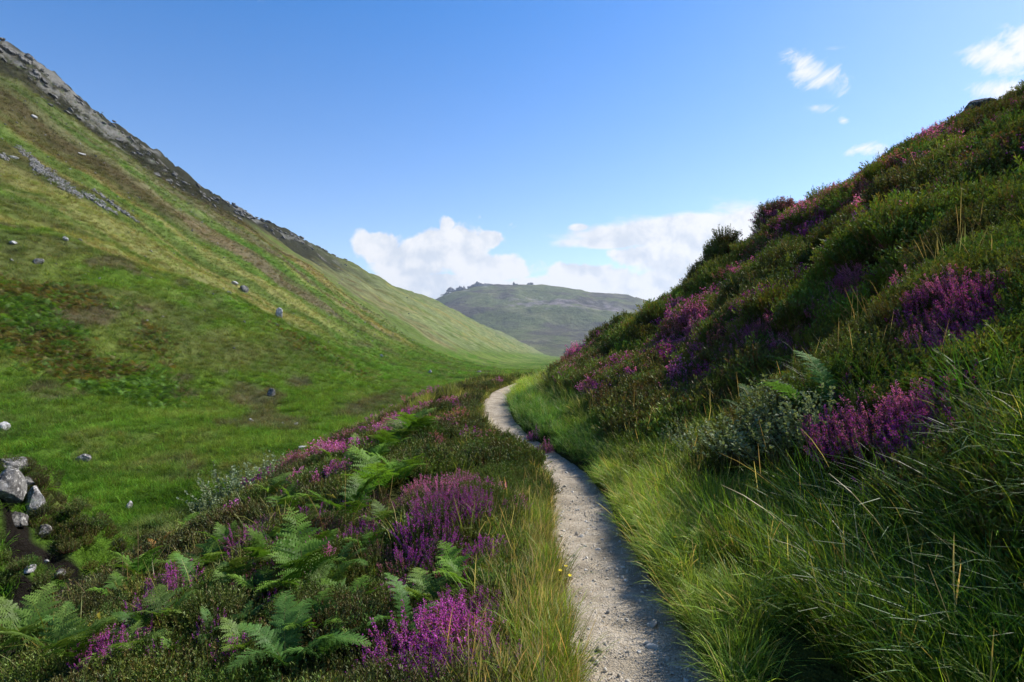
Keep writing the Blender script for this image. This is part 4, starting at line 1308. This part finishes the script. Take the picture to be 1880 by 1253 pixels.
def build_bushes():
    M, P, U, Fd = 'magenta', 'pink', 'purple', 'faded'
    bush_cluster('heather clump at the foot of the grass strip', 'beside the dry grass at the near path edge',
                 [(755, 1235, 120, M, 'd'), (840, 1215, 115, M, 'd'), (895, 1165, 80, M, 'm'), (800, 1275, 110, U, 'd'), (700, 1275, 90, U, 'm'), (905, 1255, 80, U, 's'), (835, 1165, 85, M, 'd')], 1)
    bush_cluster('heather mound beside the path', 'on top of the dark mound by the path bend',
                 [(775, 928, 62, P, 'd'), (812, 918, 60, P, 'm'), (848, 912, 58, P, 'd'), (885, 915, 55, M, 'd'), (915, 925, 50, P, 'm'), (790, 948, 66, M, 'm'), (830, 942, 64, M, 'd'),
                  (870, 942, 60, M, 'm'), (905, 950, 52, M, 's'), (945, 950, 50, P, 's'), (755, 952, 55, M, 'm'), (850, 968, 62, U, 's'), (800, 972, 62, U, 's')], 2)
    bush_cluster('heather on the shaded face of the mound', 'on the dark shaded face of the path side mound',
                 spread(3, 12, 690, 900, 985, 1110, 60, 90, [U, U, Fd], ['s', 's', 'm'], -.35), 3)  # darker hues and thin bloom picked so the face looks shaded
    bush_cluster('heather among the bracken on the bank', 'among bracken fronds halfway down the bank',
                 spread(4, 22, 430, 700, 930, 1060, 35, 62, [U, P, M, Fd], ['m', 's', 's'], -.45), 4)
    bush_cluster('heather at the far rim of the bank', 'at the rim of the bank against the green valley',
                 spread(5, 9, 400, 640, 880, 950, 28, 45, [P, Fd, M], ['m', 's'], -.50), 5)
    bush_cluster('heather in the near bracken corner', 'in the bottom corner among green fern fronds',
                 [(215, 1235, 100, M, 'd'), (255, 1215, 80, P, 'm'), (175, 1225, 70, M, 's'), (300, 1245, 70, U, 's'), (325, 1100, 80, M, 'm'), (300, 1115, 60, U, 's'), (270, 1150, 60, U, 'm'),
                  (400, 1190, 70, U, 's'), (430, 1235, 80, M, 'm'), (500, 1150, 70, U, 'm'), (470, 1210, 60, Fd, 's')], 6)
    bush_cluster('heather along the downhill verge of the bend', 'on the downhill verge where the path bends away',
                 spread(7, 11, 735, 880, 745, 830, 16, 28, [P, Fd, P, M], ['m', 's', 's'], -.25), 7)
    bush_cluster('heather hanging over the path at the hump', 'overhanging the narrow path beside the green hump',
                 [(1000, 838, 20, P, 's'), (980, 815, 16, P, 's')], 8)
    bush_cluster('big heather clump above the long grass', 'in the big bright clump above the long dark grass',
                 [(1560, 860, 100, M, 'd'), (1600, 800, 85, P, 'm'), (1650, 840, 95, M, 'd'), (1690, 790, 90, P, 'd'), (1740, 800, 95, M, 'd'), (1775, 775, 95, M, 'd'), (1800, 830, 85, M, 'm'), (1610, 870, 110, P, 'm'),
                  (1560, 745, 60, U, 's'), (1650, 730, 60, P, 's'), (1530, 815, 70, U, 'm'), (1700, 850, 100, U, 'm'), (1760, 850, 90, U, 's'), (1650, 920, 90, U, 's')], 9)
    bush_cluster('purple heather clump high by the picture edge', 'in the loose purple clump halfway up the shaded hill',
                 spread(10, 12, 1690, 1850, 560, 670, 60, 85, [M, P, M], ['d', 'm'], .1), 10)
    bush_cluster('heather band across the middle of the hill', 'in the slanting band across the hill',
                 spread(11, 40, 1360, 1640, 535, 600, 26, 46, [P, M, M], ['m', 'd', 's'], -.30), 11)
    bush_cluster('pink heather tuft on the hummock', 'on the round hummock near the skyline spur',
                 [(1250, 595, 46, P, 'd'), (1275, 600, 40, P, 'd'), (1235, 605, 34, M, 'd'), (1295, 606, 34, P, 'm'), (1260, 618, 34, Fd, 'm')], 12)
    bush_cluster('heather scattered above the grassy verge', 'scattered on the slope above the grassy verge',
                 spread(13, 60, 1230, 1520, 610, 740, 28, 46, [P, M, P, Fd], ['m', 's', 's'], -.10), 13)
    bush_cluster('pink heather where the path disappears', 'on the spur where the path disappears',
                 spread(14, 20, 1035, 1150, 645, 700, 16, 30, [P, P, Fd], ['m', 'd'], -.28), 14)
    bush_cluster('heather on the upper hill', 'on the upper hill below the skyline',
                 spread(15, 46, 1480, 1880, 300, 480, 22, 42, [P, Fd, M], ['s', 'm'], -.35), 15)
    bush_cluster('heather on the skyline', 'standing on the hilltop skyline', spread(16, 12, 1440, 1740, 300, 318, 16, 28, [Fd, P], ['m', 's'], -.56), 16)
    bush_cluster('heather in the dark grass', 'half hidden in the long dark grass of the corner',
                 [(1650, 1140, 70, U, 's'), (1780, 1180, 70, U, 's'), (1560, 1150, 50, U, 's'), (1850, 900, 90, U, 's'), (1800, 940, 80, U, 's'), (1850, 800, 80, U, 's')], 17)


build_bushes()


# ------------------------------------------------------------------ ferns
FR = {}
def frond(kind, var):
    if (kind, var) not in FR:
        a = dict(bracken={}, yellow=dict(tone=(.45, .36, .04)), rust=dict(tone=(.38, .17, .05)), lime=dict(c1=(.10, .19, .03), c2=(.20, .29, .06)),
                 ladder=dict(kind='ladder', npin=26, wide=.36, c1=(.055, .14, .03), c2=(.10, .20, .04)))[kind]
        rd = random.Random(var * 7 + len(kind))
        FR[(kind, var)] = frond_mesh('frond', 600 + var * 13 + len(kind), .8, rd.uniform(.15, .6), rd.uniform(1.35, 2.0), **a)
    return FR[(kind, var)]


def fern(u, v, size, kind, n, label, seed, yaw=None, group='ferns on the banks'):
    rd = random.Random(seed)
    x, y, z = pix(u, v, 1.3, 60)
    L = size * rd.uniform(.68, 1.1) * (1.05 if u < 1000 else 1.7) / FPX * y / .8
    TAKEN.append((x, y, .30 * L))
    o = bpy.data.objects.new('fern', None); o.empty_display_size = .1; COL.objects.link(o)
    o.location = (x, y, z + .05)
    o.scale = (L, L, L)
    a0 = rd.uniform(0, 6.28)
    for i in range(n):
        f = link('frond', frond(kind, rd.randrange(6)), o)
        a = a0 + i * 6.283 / n + rd.gauss(0, .35) if yaw is None else yaw + (i - (n - 1) / 2) * .55 + rd.gauss(0, .15)
        f.rotation_euler = (rd.gauss(0, .10), rd.gauss(-.05, .15), a)
        s = rd.uniform(.7, 1.12)
        f.scale = (s, s, s)
    return tag(o, label, 'fern', group)


def build_ferns():
    B = 'bracken'
    L = [
        (555, 1120, 190, B, 5, 'broad green bracken fern spreading above the dark hollow on the bank'),
        (480, 1120, 120, B, 3, 'low bracken fern reaching towards the valley beside the broad one'),
        (525, 1250, 190, 'ladder', 6, 'bright fern with ladder like fronds at the very bottom of the picture'),
        (450, 1235, 150, 'lime', 4, 'lime green fern arching low at the bottom beside ladder like fronds'),
        (600, 1240, 150, 'ladder', 4, 'dark ladder fern at the bottom beside the magenta heather clump'),
        (40, 1235, 170, 'lime', 5, 'light green fern in the bottom corner of the picture'),
        (110, 1250, 130, 'lime', 4, 'light green fern at the bottom next to the corner fern'),
        (145, 1240, 110, B, 4, 'small green fern near the magenta heather in the bottom corner'),
        (260, 1090, 110, B, 5, 'feathery bracken fern at the rim above the dark ravine'),
        (215, 1120, 90, B, 4, 'smaller bracken fern nearest to the white quartz in the ravine'),
        (185, 1185, 60, 'yellow', 3, 'yellow fern at the bottom rim of the ravine'),
        (200, 1200, 40, 'yellow', 2, 'tiny golden fern just below the yellow fern'),
        (350, 1110, 95, 'ladder', 3, 'upright fern frond behind magenta heather on the low bank'),
        (330, 1075, 80, B, 4, 'small bracken fern on the low bank above the upright frond'),
        (310, 1170, 90, 'lime', 4, 'yellowish green fern under the low bank heather'),
        (410, 1020, 85, B, 4, 'small bracken fern in the middle of the bank'),
        (480, 1060, 85, B, 4, 'low bracken fern right above the broad green one'),
        (535, 960, 110, B, 5, 'green bracken fern with several fronds under the grey green shrub'),
        (500, 930, 70, 'lime', 3, 'yellow tipped fern at the bank rim below the grey green shrub'),
        (560, 1000, 85, 'rust', 3, 'brown withered fern in the middle of the bank'),
        (545, 985, 60, B, 3, 'short fern beside the brown withered fern'),
        (630, 935, 75, 'yellow', 2, 'orange yellow withered frond on the bank rim'),
        (650, 975, 130, B, 5, 'dark bracken fern below the orange yellow frond'),
        (700, 935, 150, B, 6, 'tall pale bracken fern before the heather mound'),
        (735, 910, 110, B, 5, 'pale bracken fern behind the heather mound'),
        (690, 880, 90, B, 5, 'green bracken fern on the rim between shrub and mound'),
        (640, 870, 85, 'lime', 4, 'sunlit yellowish fern on the rim against the valley grass'),
        (610, 862, 70, 'lime', 4, 'small sunlit fern on the rim, furthest down the valley side'),
        (740, 830, 90, 'lime', 5, 'tall bright green bracken at the bank rim near the path bend'),
        (760, 815, 80, B, 5, 'dark green bracken behind the bright one near the path bend'),
        (710, 850, 75, B, 4, 'bracken fern just below the bright one near the path bend'),
        (660, 840, 60, 'lime', 4, 'yellow green fern at the rim above a flat pale stone'),
        (470, 900, 70, B, 4, 'fern at the foot of the grey green shrub'),
        (440, 920, 60, B, 4, 'small fern at the valley end of the grey green shrub'),
        (625, 1070, 90, 'ladder', 4, 'dark green ladder fern in the shade of the mound'),
        (650, 1150, 110, B, 4, 'shaded bracken fern under the mound'),
        (780, 1150, 130, 'lime', 5, 'pale lit fern between the shaded mound and the near magenta clump'),
        (740, 1180, 110, 'ladder', 5, 'bright ladder fern beside the near magenta clump'),
        (850, 1110, 110, B, 5, 'green fern between the mound and the dry grass strip'),
        (890, 1090, 80, 'lime', 4, 'leafy bright fern touching the dry grass strip'),
        (680, 1110, 80, B, 4, 'dim fern deep in the shade of the mound'),
        (575, 1190, 110, B, 4, 'dark fern hidden behind the ladder like fronds'),
        (290, 1030, 70, 'rust', 3, 'withered brown fern on the rim above the ravine'),
        (350, 990, 60, B, 4, 'small fern on the rim above the green valley foot'),
        (590, 1030, 75, B, 3, 'thin fern on the bank left of the shaded mound'),
        (1480, 770, 95, 'ladder', 4, 'dark green fern behind the silvery willow shrub'),
        (1530, 775, 90, 'ladder', 3, 'upright narrow fern between willow shrub and magenta clump'),
        (1385, 790, 80, 'ladder', 4, 'pale green fern rising out of the willow shrub'),
        (1400, 845, 60, 'lime', 3, 'yellow green fern at the foot of the willow shrub'),
        (1445, 700, 55, 'lime', 3, 'small bright fern up the slope from the willow shrub'),
        (1540, 690, 50, 'lime', 2, 'single lit fern on the dark slope'),
    ]
    rd = random.Random(31)
    more = 0
    for _ in range(4000):
        if more >= 40: break
        u = rd.uniform(30, 720); v = rd.uniform(900, 1240)
        if v < 1175 - .42 * u + 40 or u + (v - 1000) * .25 > 720: continue
        if any(math.hypot(u - a[0], v - a[1]) < 48 for a in L): continue
        kind = rd.choice([B, B, B, 'lime', 'lime', 'rust'] if v < 1150 else [B, 'lime', 'ladder', 'ladder'])
        w = rd.uniform(55, 85) * (1 + (v - 950) / 700)
        look = {B: 'green bracken fern', 'lime': 'light green fern', 'ladder': 'ladder fronded fern', 'rust': 'withered brown fern'}[kind]
        near = min(L, key=lambda a: math.hypot(u - a[0], v - a[1]))
        side = 'downhill of' if u < near[0] - 20 else ('uphill of' if u > near[0] + 20 else ('nearer than' if v > near[1] else 'beyond'))
        if len(near) > 6: continue
        L.append((u, v, w, kind, rd.choice([3, 4, 5]), ' '.join((look + ' just ' + side + ' the ' + near[5]).split()[:15]), 0))
        more += 1
    for i, a in enumerate(L):
        fern(*a[:6], seed=40 + i)


build_ferns()


# ------------------------------------------------------------------ willow shrubs, tree, small flowers
def willow(u, v, w, label, seed, tone=None):
    x, y, z = pix(u, v, 1.3, 60)
    st, fo = WIL[seed % 3]
    o = bpy.data.objects.new('willow_shrub', None); o.empty_display_size = .1; COL.objects.link(o)
    sc = w / FPX * y / 1.0
    sc *= 1.25 if u > 900 else 1.0
    TAKEN.append((x, y, .45 * sc))
    o.location = (x, y, z + .02); o.scale = (sc, sc, max(sc * 1.0, .75)); o.rotation_euler = (0, 0, seed * 1.7)
    link('stem', st, o); link('foliage', fo, o)
    return tag(o, label, 'shrub', 'low willow shrubs')


WIL = [willow_meshes(800 + i) for i in range(3)]
for i, a in enumerate([(1440, 850, 150, 'largest silvery green willow shrub beside the magenta heather clump'), (1370, 850, 120, 'silvery willow shrub in the middle of the row above tall grass'),
                       (1500, 830, 110, 'willow shrub with yellowish shoots touching the magenta heather clump'), (1300, 850, 100, 'willow shrub at the path end of the row above tall grass'),
                       (1250, 840, 60, 'smallest pale willow sprig above the grassy verge'), (1430, 790, 110, 'willow shrub behind the others below the dark fern'),
                       (430, 930, 130, 'grey green shrub at the bank rim against the valley grass'), (490, 905, 110, 'grey green shrub at the rim nearer the path'), (385, 955, 80, 'small grey green shrub at the rim nearer the ravine')]):
    willow(*a, seed=i)


def build_tree():
    x, y, z = pix(1046, 651, 100, 1400)
    o = bpy.data.objects.new('tree', None); COL.objects.link(o); o.location = (x, y, z)
    h = 14 / FPX * y
    rg = np.random.default_rng(77)
    k = np.linspace(0, 1, 6)
    an = np.linspace(0, 2 * np.pi, 9)[:-1]
    V = np.stack([np.stack([np.cos(an) * .06 * h * (1.2 - t) + .03 * h * math.sin(t * 3), np.sin(an) * .06 * h * (1.2 - t), np.full(8, t * h * .6)], -1) for t in k]).reshape(-1, 3)
    F = np.array([[i * 8 + j, i * 8 + (j + 1) % 8, (i + 1) * 8 + (j + 1) % 8, (i + 1) * 8 + j] for i in range(5) for j in range(8)])
    link('trunk', mesh('trunk', V, F, M_STEM, np.tile(lin(.08, .06, .04), (len(V), 1)), True), o)
    n = 1600
    c = rg.normal(size=(9, 3)) * np.array((.33, .33, .17)) * h + np.array((0, 0, .6 * h))
    P = c[rg.integers(0, 9, n)] + rg.normal(size=(n, 3)) * .15 * h
    d1 = rg.normal(size=(n, 3)); d1 /= np.linalg.norm(d1, axis=1, keepdims=True); d2 = np.cross(d1, rg.normal(size=(n, 3))); d2 /= np.linalg.norm(d2, axis=1, keepdims=True)
    s = .05 * h
    Q = np.stack([P - d1 * s, P + d2 * s * .6, P + d1 * s, P - d2 * s * .6], 1).reshape(-1, 3)
    link('crown', mesh('crown', Q, np.arange(n * 4).reshape(-1, 4), M_WILLOW, np.repeat(lin(.05, .085, .025) * rg.uniform(.6, 1.4, (n, 1)), 4, 0)), o)
    tag(o, 'single small dark tree far off on the valley floor', 'tree')


build_tree()


def build_flowers():
    rg = np.random.default_rng(9)
    P = np.array([[0, 0, 0], [.004, .0, .05], [.002, .004, .10]])[None]
    V, F = ribbons(np.repeat(P, 2, 0), np.full((2, 3), .0012), np.array([[1., 0, 0], [0, 1., 0]]))
    stem = mesh('stem', V, F, M_STEM, np.tile(lin(.08, .15, .03), (len(V), 1)))
    a = np.arange(5) * 2 * np.pi / 5
    d = np.stack([np.cos(a), np.sin(a), 0 * a + .25], -1); sd = np.stack([-np.sin(a), np.cos(a), 0 * a], -1)
    c = np.array((.002, .004, .10))
    Q = np.stack([c + 0 * d, c + d * .006 + sd * .0045, c + d * .011, c + d * .006 - sd * .0045], 1).reshape(-1, 3)
    pet = mesh('blossom', Q, np.arange(20).reshape(-1, 4), M_BLOOM, np.tile(lin(.75, .58, .02), (20, 1)))
    for (u, v) in ((1026, 1106), (1040, 1112), (1035, 1100), (1008, 970), (1075, 880), (1240, 1050), (1380, 1165), (1715, 1102), (1730, 1050), (1292, 1112), (1500, 1070), (1110, 885)):
        x, y, z = pix(u, v, 1.2, 20)
        o = bpy.data.objects.new('yellow_flower', None); o.empty_display_size = .02; COL.objects.link(o)
        o.location = (x, y, z + .10); o.rotation_euler = (rg.normal(0, .3), rg.normal(0, .3), rg.uniform(0, 6)); o.scale = (1.3,) * 3
        link('stem', stem, o); link('blossom', pet, o)
        lab = 'tiny yellow flower in the short grass strip at the path edge' if u < 1050 else ('tiny yellow flower in grass where the path narrows' if u < 1200 else 'tiny yellow flower in the tall shaded grass')
        tag(o, lab, 'flower', lab.replace('flower', 'flowers'))


build_flowers()


build_covers()


# ------------------------------------------------------------------ the air between here and the mountain
def build_haze():
    import bmesh
    bm = bmesh.new()
    bmesh.ops.create_cube(bm, size=1)
    me = bpy.data.meshes.new('haze'); bm.to_mesh(me); bm.free()
    lo, hi = np.array((-4400, -4400, -75.)), np.array((4400, 4400, 420.))
    o = link('haze', me); o.location = (lo + hi) / 2; o.scale = hi - lo
    m = bpy.data.materials.new('haze'); m.use_nodes = True; m.node_tree.nodes.clear()
    N = NT(m.node_tree); out = N.n('ShaderNodeOutputMaterial')
    v = N.n('ShaderNodeVolumePrincipled')
    v.inputs['Color'].default_value = (.72, .84, 1, 1); v.inputs['Density'].default_value = HAZE; v.inputs['Anisotropy'].default_value = .3
    N.t.links.new(v.outputs[0], out.inputs['Volume'])
    me.materials.append(m)
    tag(o, kind='stuff')['label'] = 'thin blue air between the path and the far mountain'


HAZE = .00009
build_haze()
